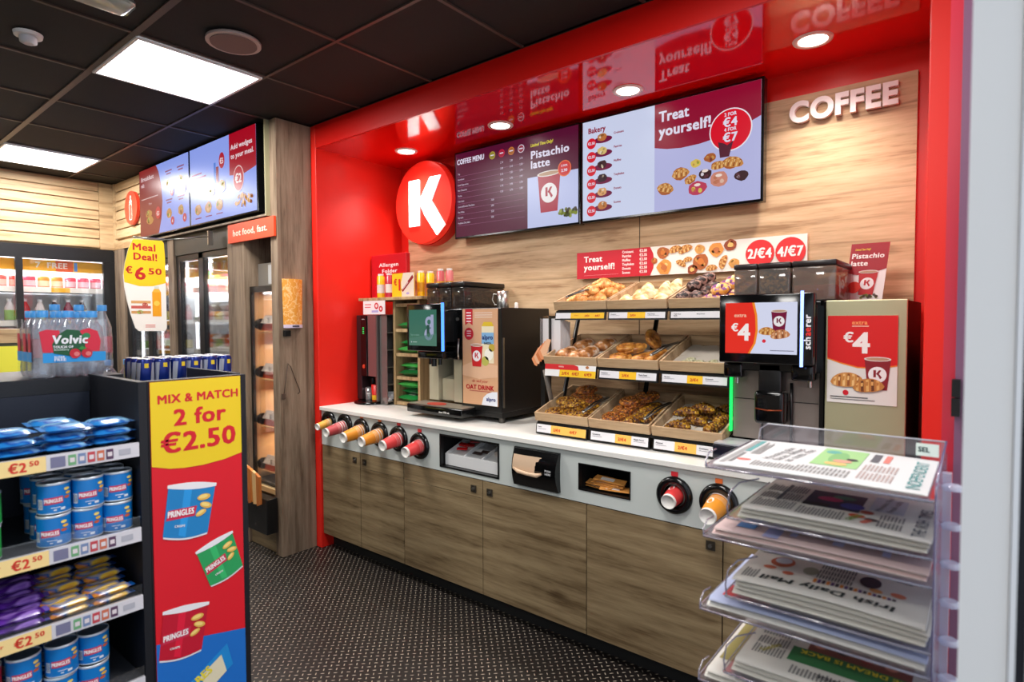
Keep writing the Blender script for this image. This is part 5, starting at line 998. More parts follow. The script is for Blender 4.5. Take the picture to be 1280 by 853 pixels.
def shelf_run(stamps, names, n, p0, dp, z, where, grp, sk=0):
    for i in range(n):
        k = (i*2+sk+i//3) % len(stamps); s_ = stamps[k]; s_.p['group'] = grp
        s_((p0[0]+dp[0]*i, p0[1]+dp[1]*i, z), None, names[k]+', '+NTH[i]+' from the left, '+where)
shelf_run(protoB, [c+' juice bottle' for c in cn], 10, (-5.035, 2.2), (.083, 0), 1.8005, 'top shelf of the back cooler', 'juice bottles in the back cooler')
protoT = [Stamp(pouch(0, 0, 0, .12, .16, .07, mat('sandwich_%d' % i, c, .35, bump=.3, bscale=40), 0, None, name='food_tub', cat='food pack')) for i, c in enumerate(((226, 216, 196), (236, 230, 222), (226, 150, 70), (200, 190, 150)))]
tn = ['cream', 'white', 'orange', 'beige']
for q, z in enumerate(ZS[1:]): shelf_run(protoT, [c+' chilled food pack' for c in tn], 6, (-4.98, 2.24), (.135, 0), z+.001, ['second', 'third', 'fourth', 'fifth'][q]+' shelf of the back cooler', 'chilled packs in the back cooler', q)
for q, z in enumerate(ZS[1:4]): shelf_run(protoT, [c+' upper food pack' for c in tn], 6, (-4.98, 2.26), (.135, 0), z+.073, ['second', 'third', 'fourth'][q]+' shelf, back cooler', 'upper chilled packs in the back cooler', q+1)
# bay left of it, half hidden by the hanging sign
t = thing('drinks_cooler', 'black framed cooler in the corner behind the hanging meal sign', 'cooler', (-5.85, 2.4, 0))
box('header', -6.25, -5.265, 2.02, 2.05, 2.075, 2.222, black_mt, t); box('post', -6.492, -6.255, 2.012, 2.06, .002, 2.222, wood_v, t)
MB().box(-6.25, -5.265, 2.75, 2.76, .1, 2.07, cool_w).box(-6.25, -5.265, 2.08, 2.75, 2.055, 2.07, cool_w).build('cabinet', t)
fr = MB()
for x0, x1, z0, z1 in ((-6.25, -6.15, .1, 2.07), (-5.76, -5.68, .1, 2.07), (-5.30, -5.266, .1, 2.07), (-6.15, -5.30, 2.03, 2.07)): fr.box(x0, x1, 2.03, 2.07, z0, z1, frame_m)
fr.build('door_frame', t); box('led_tube', -6.13, -6.115, 2.10, 2.115, .3, 1.98, led, t); box('led_tube', -5.668, -5.658, 2.10, 2.11, .3, 1.98, led, t)
for x0, x1 in ((-6.149, -5.761), (-5.679, -5.301)): box('glass_door', x0, x1, 2.045, 2.049, .171, 2.029, glass, t)
for z in (1.56, 1.30, 1.04): box('shelf', -6.14, -5.31, 2.13, 2.74, z-.012, z, mat('wire_shelf', (220, 222, 226), .4, .2), t)
for z, nm in ((1.301, 'middle'), (1.041, 'lower')): shelf_run(protoB, [c+' soft drink bottle' for c in cn], 8, (-6.08, 2.2), (.1, 0), z, nm+' shelf of the corner cooler', 'bottles in the corner cooler', 2)
area('cooler_lamp', (-5.75, 2.35, 2.04), .8, 26, sy=.4, col=(.95, .98, 1))
# far left cooler wall, doors facing right
t = thing('drinks_cooler', 'wide black framed cooler under the pale boards at far left', 'cooler', (-6.9, .8, 0))
MB().box(-6.53, -6.49, -.6, 2.005, 2.105, 2.222, frame_m).box(-6.53, -6.49, 1.918, 2.005, .1, 2.104, frame_m).box(-6.53, -6.49, 1.272, 1.322, .1, 2.104, frame_m).box(-6.53, -6.49, -.6, 1.271, .1, .25, frame_m).box(-6.53, -6.49, 1.323, 1.917, .1, .25, frame_m).box(-6.53, -6.49, .62, .68, .251, 2.104, frame_m).build('door_frame', t)
MB().box(-7.10, -7.08, -.6, 2.0, .1, 2.2, cool_w).box(-7.08, -6.54, -.6, 2.0, 2.18, 2.2, cool_w).box(-7.08, -6.54, 1.98, 2.0, .1, 2.18, cool_w).build('cabinet', t)
for y0, y1 in ((1.324, 1.916), (.681, 1.270)): box('glass_door', -6.512, -6.508, y0, y1, .252, 2.103, glass, t)
FZ = [1.83, 1.53, 1.23, .93]
for z in FZ:
    sh = box('shelf', -7.07, -6.60, .0, 1.97, z-.012, z, mat('wire_shelf', (220, 222, 226), .4, .2), t); ps = box('price_strip', -6.598, -6.592, .0, 1.97, z-.018, z+.03, mat('strip_white', (240, 236, 228), .5), sh)
    box('offer_tag', -6.5915, -6.590, 1.54, 1.68, z-.016, z+.026, prm, sh)
pr = box('promo_strip', -6.575, -6.57, .3, 1.93, 2.00, 2.10, prm, t); a = artX(.3, 1.93, 2.0, 2.1, -6.57); a.rect(.78, 0, .86, 1, (232, 90, 30), 1); a.text('FREE', .74, .3, .5, (250, 236, 220)); a.text('7', .69, .3, .5, (250, 240, 210)); a.text('FREE', .42, .3, .5, (250, 236, 220)); a.rect(.865, .1, .88, .9, (90, 150, 220), 1); a.build('print', pr)
area('cooler_lamp', (-6.8, .9, 2.17), 1.6, 44, sy=.3, rot=(0, 0, PI/2), col=(.95, .98, 1))
def can(name, r, h, m, band=None):
    t = MB().lathe([(r*.85, 0), (r, .05*h), (r, .93*h), (r*.86, h)], m, seg=14).build(name, None, cat='can', loc=(0, 0, 0)); MB().lathe([(r*.86, .998*h), (r*.84, 1.01*h)], mat('can_top', (190, 190, 194), .3, .9), seg=14).build('lid', t)
    if band: MB().lathe([(r*1.01, .3*h), (r*1.01, .7*h)], band, seg=14, caps=(False, False)).build('band', t)
    return t
pc_ = [Stamp(can('drink_can', .045, .125, mat('can_orange', (250, 130, 40), .4), mat('can_band_w', (250, 220, 190), .5))), Stamp(can('drink_can', .045, .125, mat('can_pink', (226, 50, 90), .4), mat('can_band_p', (240, 200, 214), .5))), Stamp(can('drink_can', .045, .125, mat('can_red', (206, 40, 40), .4), mat('can_band_r', (240, 180, 170), .5)))]
for s_ in pc_: s_.p['group'] = 'cans on the top shelf of the far cooler'
sq_ = [2, 0, 0, 2, 1, 2, 2, 1, 0, 0, 1, 1, 1]
for i, k in enumerate(sq_): pc_[k]((-6.66, .70+.100*i, 1.8305), None, ['orange', 'pink', 'red'][k]+' drink can, '+('left door' if i < 6 else 'right door')+', top shelf of the far cooler, '+NTH[i % 6 if i < 12 else 6]+' from the left')
for i, (c, nm) in enumerate((((200, 20, 40), 'red'), ((200, 20, 40), 'red'), ((40, 60, 40), 'dark green'), ((230, 190, 40), 'yellow'), ((180, 30, 40), 'crimson'))): pass
protoS = [Stamp(bottle('soda_bottle', .038, .22, mat('soda_%d' % i, c, .25), mat('sodacap_%d' % i, c2, .4), mat('sodalabel_%d' % i, c3, .5))) for i, (c, c2, c3) in enumerate((((150, 14, 30), (190, 190, 196), (200, 30, 40)), ((60, 30, 40), (200, 200, 206), (220, 200, 60)), ((200, 190, 190), (206, 206, 210), (120, 170, 60)), ((120, 20, 50), (220, 220, 226), (190, 40, 70))))]
for q, z in enumerate(FZ[1:]): shelf_run(protoS, ['red soda bottle', 'dark soda bottle', 'pale green labelled bottle', 'wine red bottle'], 12, (-6.66, .62), (0, .106), z+.0005, ['second', 'third', 'fourth'][q]+' shelf of the far cooler', 'soda bottles in the far cooler', q)
# middle fixture with the yellow board
t = thing('display_unit', 'low wooden display unit with a yellow front board behind the water bottles', 'display unit', (-4.7, .3, 0))
box('top_panel', -4.9, -4.50, -.6, .93, 1.424, 1.505, wood_p, t); box('body', -4.88, -4.505, -.58, .92, .002, 1.423, mat('dark_olive', (60, 62, 50), .6), t)
yb = box('front_board', -4.503, -4.498, -.5, .90, 1.05, 1.405, mat('lime_yellow', (236, 232, 70), .5), t); a = artX(-.5, .90, 1.05, 1.405, -4.498); a.text('Good Mood Food', .50, .36, .16, (226, 120, 50), bold=0, sh=.25); a.build('print', yb)
# hanging meal deal sign
t = thing('hanging_sign', 'hanging shield shaped Meal Deal sign in yellow and white', 'sign', (-4.4, 1.54, 1.48))
sh_ = [(1.468, 2.090), (1.440, 2.02), (1.418, 1.93), (1.408, 1.85), (1.412, 1.77), (1.424, 1.69), (1.445, 1.59), (1.470, 1.505), (1.490, 1.484), (1.650, 1.481), (1.662, 1.50), (1.662, 1.80), (1.660, 2.0), (1.655, 2.08), (1.645, 2.096)]
hb = MB().prism([(-4.39, y, z) for y, z in sh_][::-1], (-.006, 0, 0), mat('sign_white', (238, 234, 226), .5)).build('board', t)
fa = Art(lambda u, v, d: (-4.39+d, u, v), 1, 1); ye = (240, 200, 20)
fa.poly([(1.468, 2.09), (1.440, 2.02), (1.418, 1.93), (1.409, 1.86), (1.412, 1.805), (1.50, 1.782), (1.58, 1.785), (1.662, 1.81), (1.660, 2.0), (1.655, 2.08), (1.645, 2.096)], ye, 1)
rd = (190, 24, 20); k = 1/1.4
fa.text('Meal', 1.462, 2.02, .046, rd, W=.145); fa.text('Deal!', 1.466, 1.957, .046, rd, W=.15); fa.text('€', 1.422, 1.865, .044, rd, W=.042); fa.text('6', 1.472, 1.828, .082, rd, W=.072); fa.text('50', 1.553, 1.864, .042, rd, W=.088)
for i in range(3): fa.rect(1.448, 1.60+.034*i, 1.565, 1.618+.034*i, [(206, 150, 90), (196, 90, 80), (214, 160, 100)][i], 1, 1)
fa.food(1.50, 1.61, .018, [(150, 170, 70), (190, 80, 70), (220, 190, 150)], 2); fa.food(1.53, 1.66, .018, [(196, 90, 80), (220, 190, 150), (150, 60, 50)], 2)
fa.rect(1.575, 1.582, 1.630, 1.745, (236, 160, 20), 1); fa.poly([(1.575, 1.745), (1.630, 1.745), (1.618, 1.768), (1.588, 1.768)], (240, 180, 60), 1); fa.rect(1.588, 1.768, 1.618, 1.785, (210, 214, 200), 2); fa.circ(1.602, 1.67, .018, (246, 200, 80), 2)
fa.rect(1.53, 1.520, 1.59, 1.526, (220, 120, 110), 1); fa.rect(1.53, 1.508, 1.59, 1.513, (220, 120, 110), 1); fa.build('print', hb)
MB().tube([(-4.393, 1.47, 2.105), (-4.393, 1.66, 2.105)], .006, steel, 8).tube([(-4.393, 1.66, 2.105), (-4.393, 1.97, 2.16)], .004, steel, 6).box(-4.40, -4.386, 1.95, 1.984, 2.10, 2.2, steel).build('bracket', t)

# ================================================================ GONDOLA ON THE LEFT
gb = mat('gondola_black', (16, 17, 24), .45, bump=.1, bscale=300); gn = mat('gondola_navy', (24, 30, 46), .5)
t = thing('gondola_shelf', 'black gondola shelving full of crisps and snack bars at lower left', 'shelving', (-2.0, .25, 0))
box('back_panel', -2.222, -2.205, -1.2, .604, .1, 1.33, gn, t); box('top_cap', -2.62, -2.205, -1.2, .700, 1.331, 1.377, gb, t); box('centre_wall', -2.60, -2.223, -1.2, .604, .002, 1.330, gb, t)
box('end_wall', -2.22, -1.802, .606, .627, .002, 1.383, gb, t); box('plinth', -2.20, -1.82, -1.2, .604, .002, .12, gb, t)
SZ = [1.2185, .984, .795, .565]
for i, z in enumerate(SZ):
    s0 = z-.003; sh = box('shelf', -2.204, -1.812, -1.2, .603, s0-.012, s0, mat('shelf_grey', (60, 62, 68), .4), t)
    pr = box('price_strip', -1.811, -1.800, -1.2, .604, z-.038, z, mat('strip_white2', (216, 214, 220), .4), sh)
    a = artX(.0, .604, z-.038, z, -1.800)
    a.rect(.45, .0, .66, 1, (250, 220, 150), 1); a.text('2 for', .46, .5, .25, (226, 90, 60)); a.text('€2', .54, .2, .6, (220, 60, 40), sq=.9); a.text('50', .605, .5, .32, (220, 60, 40), sq=1.1)
    a.rect(.675, .15, .725, .85, (120, 120, 150), 1)
    for k, c in enumerate(((110, 170, 120), (120, 140, 180), (196, 70, 80), (206, 110, 80), (90, 60, 90))): a.rect(.735+.034*k, .15, .762+.034*k, .85, c, 1); a.rect(.74+.034*k, .35, .757+.034*k, .65, (226, 216, 220), 2)
    a.rect(.92, .3, .965, .7, (180, 180, 190), 1); a.build('print', pr)
    if i: box('front_guard', -1.806, -1.804, -.2, .603, z+.001, z+.03, pl_clear, sh)
# end display with the poster, tray of cans on top
t = thing('end_display', 'black end display with the large Mix and Match poster', 'display', (-2.0, .76, 0))
box('side_panel', -2.19, -1.835, .8895, .905, .002, 1.386, gb, t); box('front_panel', -1.834, -1.803, .6285, .905, .002, 1.383, gb, t); box('top_shelf', -2.19, -1.836, .6285, .889, 1.262, 1.276, gn, t)
po = box('poster', -1.8025, -1.799, .633, .886, .02, 1.380, mat('poster_red', (222, 20, 38), .45), t)
fa = Art(lambda u, v, d: (-1.799+d, u, v), 1, 1); ye = (240, 206, 30); rr = (214, 24, 40)
fa.poly([(.633, 1.380), (.633, 1.145), (.68, 1.131), (.72, 1.126), (.77, 1.125), (.83, 1.130), (.886, 1.142), (.886, 1.380)], ye, 1)
fa.text('MIX & MATCH', .650, 1.318, .0245, rr, W=.230); fa.text('2 for', .692, 1.252, .047, rr, W=.148); fa.text('€2.50', .657, 1.177, .055, rr, W=.214)
fa.poly([(.633, .02), (.886, .02), (.886, .586), (.82, .60), (.72, .622), (.633, .641)], (20, 110, 200), 1)
def pcan(cx_, cy_, ang, c, sc=1., lay=2):
    ca, sa = math.cos(math.radians(ang)), math.sin(math.radians(ang)); T = lambda x, y: (cx_+sc*(x*ca-y*sa), cy_+sc*(x*sa+y*ca))
    arc = lambda w_, y_, b_, n=8: [(-w_+2*w_*k/n, y_-b_*math.sin(PI*k/n)) for k in range(n+1)]
    fa.poly([T(*q) for q in arc(.062, -.070, .009)+arc(.066, .072, -.002)[::-1]], c, lay)
    fa.poly([T(*q) for q in arc(.0685, .066, .006)+arc(.0685, .075, -.006)[::-1]], (240, 238, 242), lay+1)
    fa.poly([T(*q) for q in arc(.0605, -.070, .009)+arc(.0605, -.075, .009)[::-1]], (224, 224, 230), lay+1)
    fa.poly([T(*q) for q in ((-.020, -.070), (.0, -.076), (.0, .068), (-.022, .068))], tuple(min(255, int(v*1.12+8)) for v in c), lay+.3)
    fa.poly([T(*q) for q in ((-.060, -.026), (.018, -.017), (.020, .012), (-.056, .003))], (206, 40, 76), lay+1); x, y = T(-.057, -.017)
    fa.text('PRINGLES', x, y, .0175*sc, (252, 244, 244), lay+2, W=.072*sc, rot=ang+6); x, y = T(-.035, -.046); fa.text('CRISPS', x, y, .0065*sc, (240, 240, 240), lay+2, rot=ang)
    for q in ((.036, .036, .019, 10), (.045, .012, .018, -15), (.034, -.010, .016, 30)): x, y = T(q[0], q[1]); fa.circ(x, y, q[2]*sc, (236, 186, 84), lay+3, 14, q[2]*.5*sc, math.radians(ang+q[3])); fa.circ(x-.002*sc, y+.002*sc, q[2]*.72*sc, (250, 220, 130), lay+4, 12, q[2]*.30*sc, math.radians(ang+q[3]))
pcan(.728, 1.000, -9, (26, 130, 196)); pcan(.815, .828, 17, (40, 160, 90), .84); pcan(.705, .650, -8, (196, 10, 44), .94)
fa.poly([(.655, .45), (.69, .40), (.845, .490), (.828, .562)], (24, 140, 214), 3); fa.poly([(.745, .495), (.775, .445), (.825, .478), (.81, .535)], (232, 222, 190), 4); fa.text('SQUARES', .672, .434, .026, (240, 220, 60), 5, rot=30, sq=.8)
fa.build('print', po)
b = MB()
# tray of slim cans on the end display
def slimcan():
    bl_ = mat('can_navy', (16, 40, 120), .25, .4); sv = mat('can_silver', (196, 200, 214), .25, .5)
    t = MB().lathe([(.022, 0), (.0262, .006), (.0262, .125), (.022, .134)], bl_, seg=16, mf=lambda k: bl_).build('energy_can', None, cat='can', loc=(0, 0, 0))
    MB().lathe([(.0222, .1342), (.021, .1355), (.0005, .133)], mat('can_top', (190, 190, 194), .3, .9), seg=16, caps=(True, False)).build('lid', t)
    f = lambda u, v, d: ((.0264+d)*math.cos(u/.0262), (.0264+d)*math.sin(u/.0262), v)
    a = Art(f, 1, 1); 
    for u0 in (-.040, .010, .060): a.b.grid(lambda i, j: f(u0+.016*i+.010*j, .012+.11*j, .0002), 4, 4, sv)
    a.b.grid(lambda i, j: f(-.004+.012*i, .105+.015*j, .0006), 3, 1, flat((230, 200, 40))); a.b.poly([f(-.012, .045, .001), (f(-.002, .04, .001)), f(.003, .055, .001), f(-.008, .062, .001)], flat((206, 30, 50))); a.build('print', t); return t
sc_ = Stamp(slimcan()); sc_.p['group'] = 'slim blue and silver cans behind the poster'
box('can_stand', -2.41, -2.205, .735, 1.075, .002, 1.286, gb, label='narrow black stand carrying slim cans behind the end display', cat='display unit')
for r_ in range(3):
    for i in range(6):
        sc_((-2.24-.0545*r_, .776+.0535*i, 1.2865), (0, 0, -.25+.2*((i*7+r_) % 3)), 'slim blue and silver can behind the yellow poster, '+['front', 'middle', 'back'][r_]+' row, '+NTH[i]+' from the left')
t = box('can_tray', -2.165, -1.965, .6285, .632, 1.277, 1.33, mat('card_tray', (24, 40, 90), .5)); bpy.data.objects.remove(t)
def vbottle(h=.205, r=.030):
    t = thing('water_bottle', None, 'bottle'); pet = clear('pet_plastic', (236, 242, 248), .12, .08, .10)
    MB().lathe([(r*.8, 0), (r*.98, .012), (r, .03), (r*.92, .05), (r, .06), (r, .12), (r*.93, .135), (r*.95, .15), (r*.42, h-.028), (r*.42, h-.02)], pet, seg=16).build('body', t)
    MB().lathe([(r*.50, h-.020), (r*.50, h), (r*.46, h+.001)], mat('cap_blue', (60, 150, 220), .4), seg=16).build('cap', t)
    MB().lathe([(r*.93, .062), (r*.93, .118)], clear('label_print', (226, 90, 110), .05, .3, .75), seg=16, caps=(False, False)).build('label', t); return t
vb = Stamp(vbottle(.205, .0315)); vb.p['group'] = 'bottles of the shrink wrapped water pack'
for r_ in range(3):
    for i in range(3):
        vb((-2.252-.064*r_, .501+.064*i, 1.3775), None, 'clear water bottle with blue cap in the pack, '+['front', 'second', 'back'][r_]+' row, '+NTH[i]+' from the left')
vt = Stamp(vbottle(.229)); vt.p['group'] = 'taller water bottles behind the front pack'
for i in range(3): vt((-2.452, .58+.068*i, 1.3775), None, 'taller blue capped water bottle behind the pack, '+NTH[i]+' from the left')
vt2 = [(-2.52, .93, 'left'), (-2.52, 1.0, 'right')]
t = thing('shrink_wrap', 'clear printed film round the pack of water bottles, red and blue with berries', 'film', (-2.26, .57, 1.378))
film = clear('film', (244, 246, 250), .10, .12, .03)
def wf(u, v, d): # front face with rounded ends, bulging over each bottle
    x = -2.2185
    return (x+d, .469+.192*u, 1.382+.175*v)
MB().grid(lambda u, v: wf(u, v, 0), 32, 2, film).grid(lambda u, v: (-2.414+.192*u, .4675+.003*(1-abs(math.sin(u*3*PI))), 1.382+.175*v), 24, 2, film).build('film_sheet', t)
sa = Art(lambda u, v, d: (-2.414+.192*u, .4670+.003*(1-abs(math.sin(u*3*PI)))-d, 1.382+.175*v), 1, 1)
sa.b.grid(lambda u, v: sa.f(.1+.85*u, .26+.17*v, .0006), 20, 1, flat((60, 140, 200)))
for uu in (.15, .5, .8): sa.b.grid(lambda u, v: sa.f(uu+.12*u, .43+.32*v, .0006), 4, 1, flat((196, 60, 76)))
sa.build('side_print', t)
a = Art(lambda u, v, d: wf(u, v, d+.0004), 1, 1)
a.b.grid(lambda u, v: a.f(.12+.85*u, .24+.17*v, .0006), 24, 1, flat((40, 150, 220)))
def crv(pts, c, l): a.poly(pts, c, l)
crv([(.08, .78), (.18, .82), (.34, .80), (.36, .60), (.26, .42), (.12, .42)], (214, 40, 66), 2); crv([(.62, .80), (.74, .84), (.86, .78), (.90, .60), (.88, .42), (.70, .42), (.62, .62)], (214, 40, 66), 2)
crv([(.26, .40), (.24, .56), (.32, .72), (.44, .82), (.60, .80), (.68, .66), (.68, .44), (.50, .34)], (20, 84, 50), 3); a.circ(.70, .70, .055, (40, 130, 80), 4)
a.text('Volvic', .24, .57, .15, (240, 240, 244), 5, W=.48, sh=.1); a.text('TOUCH OF', .25, .49, .045, (240, 240, 244), 5, W=.27); a.text('Strawberry', .26, .45, .03, (200, 220, 210), 5, W=.2); a.text('SUGAR', .26, .32, .035, (236, 240, 250), 5, W=.14); a.text('FREE', .26, .265, .05, (236, 240, 250), 5, W=.16)
for u in (.54, .70): a.circ(u, .39, .075, (196, 30, 50), 6, ry=.085, jit=.05); a.circ(u+.02, .38, .04, (226, 120, 120), 7, ry=.04)
a.poly([(.58, .47), (.63, .52), (.70, .48), (.63, .45)], (50, 140, 60), 8); a.build('print', t)
# blue capped bottles behind the end display
vc = Stamp(vbottle(.20)); vc.p['group'] = 'blue capped bottles behind the can tray'
box('rear_shelf', -3.0, -2.64, .72, 1.15, .002, 1.197, gb, label='low black unit behind the end display', cat='display unit')
for i in range(4): vc((-2.68, .80+.066*i, 1.1975), None, 'blue capped water bottle beyond the can tray, '+NTH[i]+' from the left')

# ---------------- crisp tubs
def tub(c, dark):
    R_, H_ = .0355, .080; body = mat('tub_%d_%d_%d' % c, c, .3)
    t = MB().lathe([(R_, .003), (R_, H_-.006)], body, seg=28, caps=(False, False)).build('crisp_tub', None, cat='crisps', loc=(0, 0, 0)); rim = mat('tub_rim', (214, 222, 230), .35, .5)
    MB().lathe([(R_*.96, 0), (R_*1.01, .001), (R_*1.01, .0035), (R_, .004)], rim, seg=28).build('base_ring', t); MB().lathe([(R_*1.01, H_-.006), (R_*1.02, H_-.004), (R_*1.02, H_-.001), (R_*.97, H_)], rim, seg=28, caps=(False, False)).lathe([(R_*.95, H_-.006), (.0005, H_-.006)], mat('tub_lid', (70, 84, 100), .4), seg=28, caps=(False, False)).build('lid', t)
    f = lambda u, v, d: ((R_+d)*math.cos(u/R_), (R_+d)*math.sin(u/R_), v); a = Art(f, 1, 1, step=.0003)
    a.b.grid(lambda i, j: f(-.026+.040*i, .026+.002*i+.017*j, .0006), 8, 1, flat((200, 50, 84))); a.text('PRINGLES', -.0252, .0305, .0095, (252, 240, 242), 3, W=.038, rot=2)
    for k, (u, v) in enumerate(((.024, .061), (.028, .050), (.024, .040))): a.circ(u, v, .0075, [(250, 220, 110), (240, 186, 60), (196, 90, 50)][k], 2, 10, .0038)
    a.rect(-.042, .015, -.029, .040, (216, 224, 232), 2, 3); 
    for k in range(5): a.rect(-.041+.0025*k, .017, -.0400+.0025*k, .038, (60, 70, 90), 3)
    a.rect(-.012, .017, .008, .0185, (230, 236, 244), 2, 3); a.rect(-.006, .010, .0, .013, (220, 230, 240), 2); a.rect(.008, .010, .018, .016, (220, 230, 240), 2, 2); a.build('print', t); return t
tb = {'b': Stamp(tub((10, 118, 196), 0)), 'g': Stamp(tub((40, 170, 70), 0)), 'r': Stamp(tub((206, 26, 36), 0))}
def tubs(z, ys, rows, k, nm, rz0=0., shelfname=''):
    for i, y in enumerate(ys):
        for r_ in range(rows):
            for s_ in range(2):
                tb[k].p['group'] = {'b': 'blue crisp tubs on the gondola', 'g': 'green crisp tubs on the gondola', 'r': 'red crisp tubs on the gondola'}[k]
                tb[k]((-1.852-.0745*r_-.004*((i+r_+s_) % 2), y+.003*((i*3+s_+r_) % 3-1), z+.0005+.0815*s_), (0, 0, -.1+rz0+.28*(((i*5+s_*3+r_) % 5)/4-.5)), nm+' crisp tub, '+['lower', 'upper'][s_]+' layer, '+['front', 'second', 'third', 'fourth'][r_]+' row, '+NTH[i]+' from the left, '+shelfname)
tubs(.981, [.425, .497, .566], 3, 'b', 'blue', -.05, 'second shelf'); tubs(.981, [.286, .214], 2, 'g', 'green', -.1, 'second shelf')
tubs(.5625, [.353, .430, .500], 3, 'b', 'blue', -.1, 'bottom visible shelf'); tubs(.5625, [.275], 2, 'r', 'red', -.1, 'bottom visible shelf')
# ---------------- wrapped snack packs and bars
def wrap(name, L, W, H, cols, crimp, cat='snack'):
    """flow pack: pillow body along Y with crimped ends"""
    m = ramp_mat('foil_'+name+str(cols[0][0]), [(.30, cols[0]), (.45, cols[1]), (.55, cols[2]), (.62, cols[0])], 26, .22, detail=2, stretch=(1, .5, 1), bump=.25, spec=.8)
    def f(u, v, s_):
        e = max(0, 1-abs(2*u-1)**6)**.5*(max(0, 1-abs(2*v-1)**3))**.6; return ((v-.5)*W*(.86+.14*(1-abs(2*u-1)**4)), (u-.5)*L, H*.5+s_*H*.5*e)
    o = MB().grid(lambda v, u: f(u, v, 1), 6, 14, m).grid(lambda v, u: f(u, v, -1), 6, 14, m, flip=True).build(name, None, cat=cat, loc=(0, 0, 0))
    for e in (-1, 1):
        b = MB(); b.grid(lambda i, j: ((i-.5)*W*.95, e*(L*.5+.010*j), H*.5+.0015*math.sin(i*40)), 12, 1, mat('crimp_%d%d' % (crimp[0], crimp[2]), crimp, .3)); b.build('crimped_end', o)
    return o
wb = Stamp(wrap('snack_pack', .088, .10, .021, ((40, 130, 206), (150, 206, 240), (24, 80, 170)), (60, 130, 200))); wb.p['group'] = 'blue foil snack packs on the top shelf'
for c, y in enumerate((.150, .255, .352, .452, .553)):
    for l in range(3 if c != 2 else 4 if 0 else 3): wb((-1.87+.006*((l+c) % 2), y-.008*l*(c == 2), 1.216+.0245*l), (0, 0, .06*((l*3+c) % 3-1)), 'blue foil snack pack, '+['lowest', 'middle', 'topmost'][l]+' of the '+NTH[c]+' stack from the left, top shelf')
for l in range(3): wb((-1.98, .45+.05*(l % 2), 1.216+.0245*l), None, 'blue foil snack pack, '+['lowest', 'middle', 'topmost'][l]+' of the rear stack, top shelf')
wy = Stamp(wrap('chocolate_bar', .090, .034, .020, ((206, 130, 50), (232, 190, 60), (20, 96, 170)), (20, 90, 170))); wy.p['group'] = 'orange and blue chocolate bars on the third shelf'
i = 0
for c, y in enumerate((.445, .548)):
    for r_ in range(5):
        for l in range(2 if r_ < 2 else (3 if r_ < 4 else 4)): wy((-1.835-.036*r_, y-.012*(r_ % 2)-.01*c, .7925+.0205*l), (0, 0, .10-.05*((r_+l) % 3)), 'orange and blue chocolate bar, '+['left', 'right'][c]+' pile, '+NTH[r_]+' row back, layer '+['one', 'two', 'three', 'four'][l])
wp = Stamp(wrap('chocolate_bar', .095, .042, .022, ((90, 40, 150), (150, 110, 200), (60, 20, 110)), (120, 100, 200))); wp.p['group'] = 'purple chocolate bars on the third shelf'
for c, y in enumerate((.240, .345)):
    for r_ in range(4):
        for l in range(2 if r_ == 0 else 3 if r_ == 1 else 4): wp((-1.838-.044*r_, y+.01*(r_ % 2), .7925+.0225*l), (0, 0, .08*((r_+l) % 3-1)), 'purple chocolate bar, '+['left', 'right'][c]+' pile, '+NTH[r_]+' row back, layer '+['one', 'two', 'three', 'four'][l])

# ================================================================ NEWSPAPER STAND
ac = clear('stand_acrylic', (238, 237, 244), .05, .06, .02); ace = clear('acrylic_edge', (150, 144, 168), .2, .15, .35); acw = clear('acrylic_pale', (236, 236, 250), .2, .1, .35)
t = thing('newspaper_stand', 'clear acrylic newspaper stand with stacked trays at the right front', 'newspaper stand', (-.27, 1.4, 0))
YF, YB = 1.235, 1.56
TR = [(1.236, -.466, 0), (1.135, -.420, 1), (1.085, -.470, 0), (.968, -.422, 1), (.924, -.476, 0), (.803, -.424, 1), (.766, -.478, 0), (.65, -.426, 1)]
for z, x0, kd in TR:
    tr_ = MB().box(x0, -.068, YF, YB, z-.004, z, ac).build('tray', t)
    MB().tube([(x0, YF, z-.002), (-.068, YF, z-.002)], .0026, ace, 6).build('front_edge', tr_)
    MB().tube([(x0, YF, z-.002), (x0-.004, YF+.02, z), (x0-.004, YB, z)], .0018, ace, 6).build('side_edge', tr_)
    if kd: MB().tube([(x0+.002, YF+.002, z), (x0-.001, YF+.004, z+.02), (x0+.002, YF+.010, z+.05), (x0+.018, YF+.024, z+.070), (x0+.05, YF+.05, z+.078)], .0018, ace, 8).build('side_guard', tr_)
    else: MB().tube([(x0, YF, z), (x0-.004, YF+.012, z+.010), (x0-.003, YF+.03, z+.024), (x0+.004, YF+.05, z+.028)], .0016, ace, 8).build('side_guard', tr_)
box('side_panel', -.0665, -.0635, YF, YB, .3, 1.262, ac, t); MB().tube([(-.065, YF-.001, .3), (-.065, YF-.001, 1.225), (-.066, YF+.03, 1.262), (-.066, YB, 1.285)], .0022, clear('acrylic_edge_dark', (110, 104, 150), .2, .15, .5), 6).build('side_edge', t)
box('rear_post', -.0635, -.050, 1.40, 1.42, .3, 1.25, acw, t)
for k in range(8): 
    z = 1.225-.074*k; MB().lathe([(.016, 0), (.018, .006), (.012, .010)], acw, (-.047, 1.38, z), seg=14).build('shelf_clip', t)
MB().box(-.45, -.0665, YB, YB+.003, 1.225, 1.284, ac).tube([(-.455, YB+.002, 1.225), (-.448, YB+.002, 1.270), (-.43, YB+.002, 1.284), (-.068, YB+.002, 1.284)], .0018, mat('edge_pale', (200, 200, 206), .3), 6).build('back_plate', t)
MB().box(-.47, -.066, YB-.004, YB-.0005, 1.226, 1.236, acw).build('back_rail', t)
for x in (-.40, -.10): box('leg', x-.01, x+.01, 1.45, 1.47, .002, .645, acw, t)
box('base_plate', -.46, -.06, 1.25, 1.55, .002, .012, acw, t)
for x in (-.05,): pass
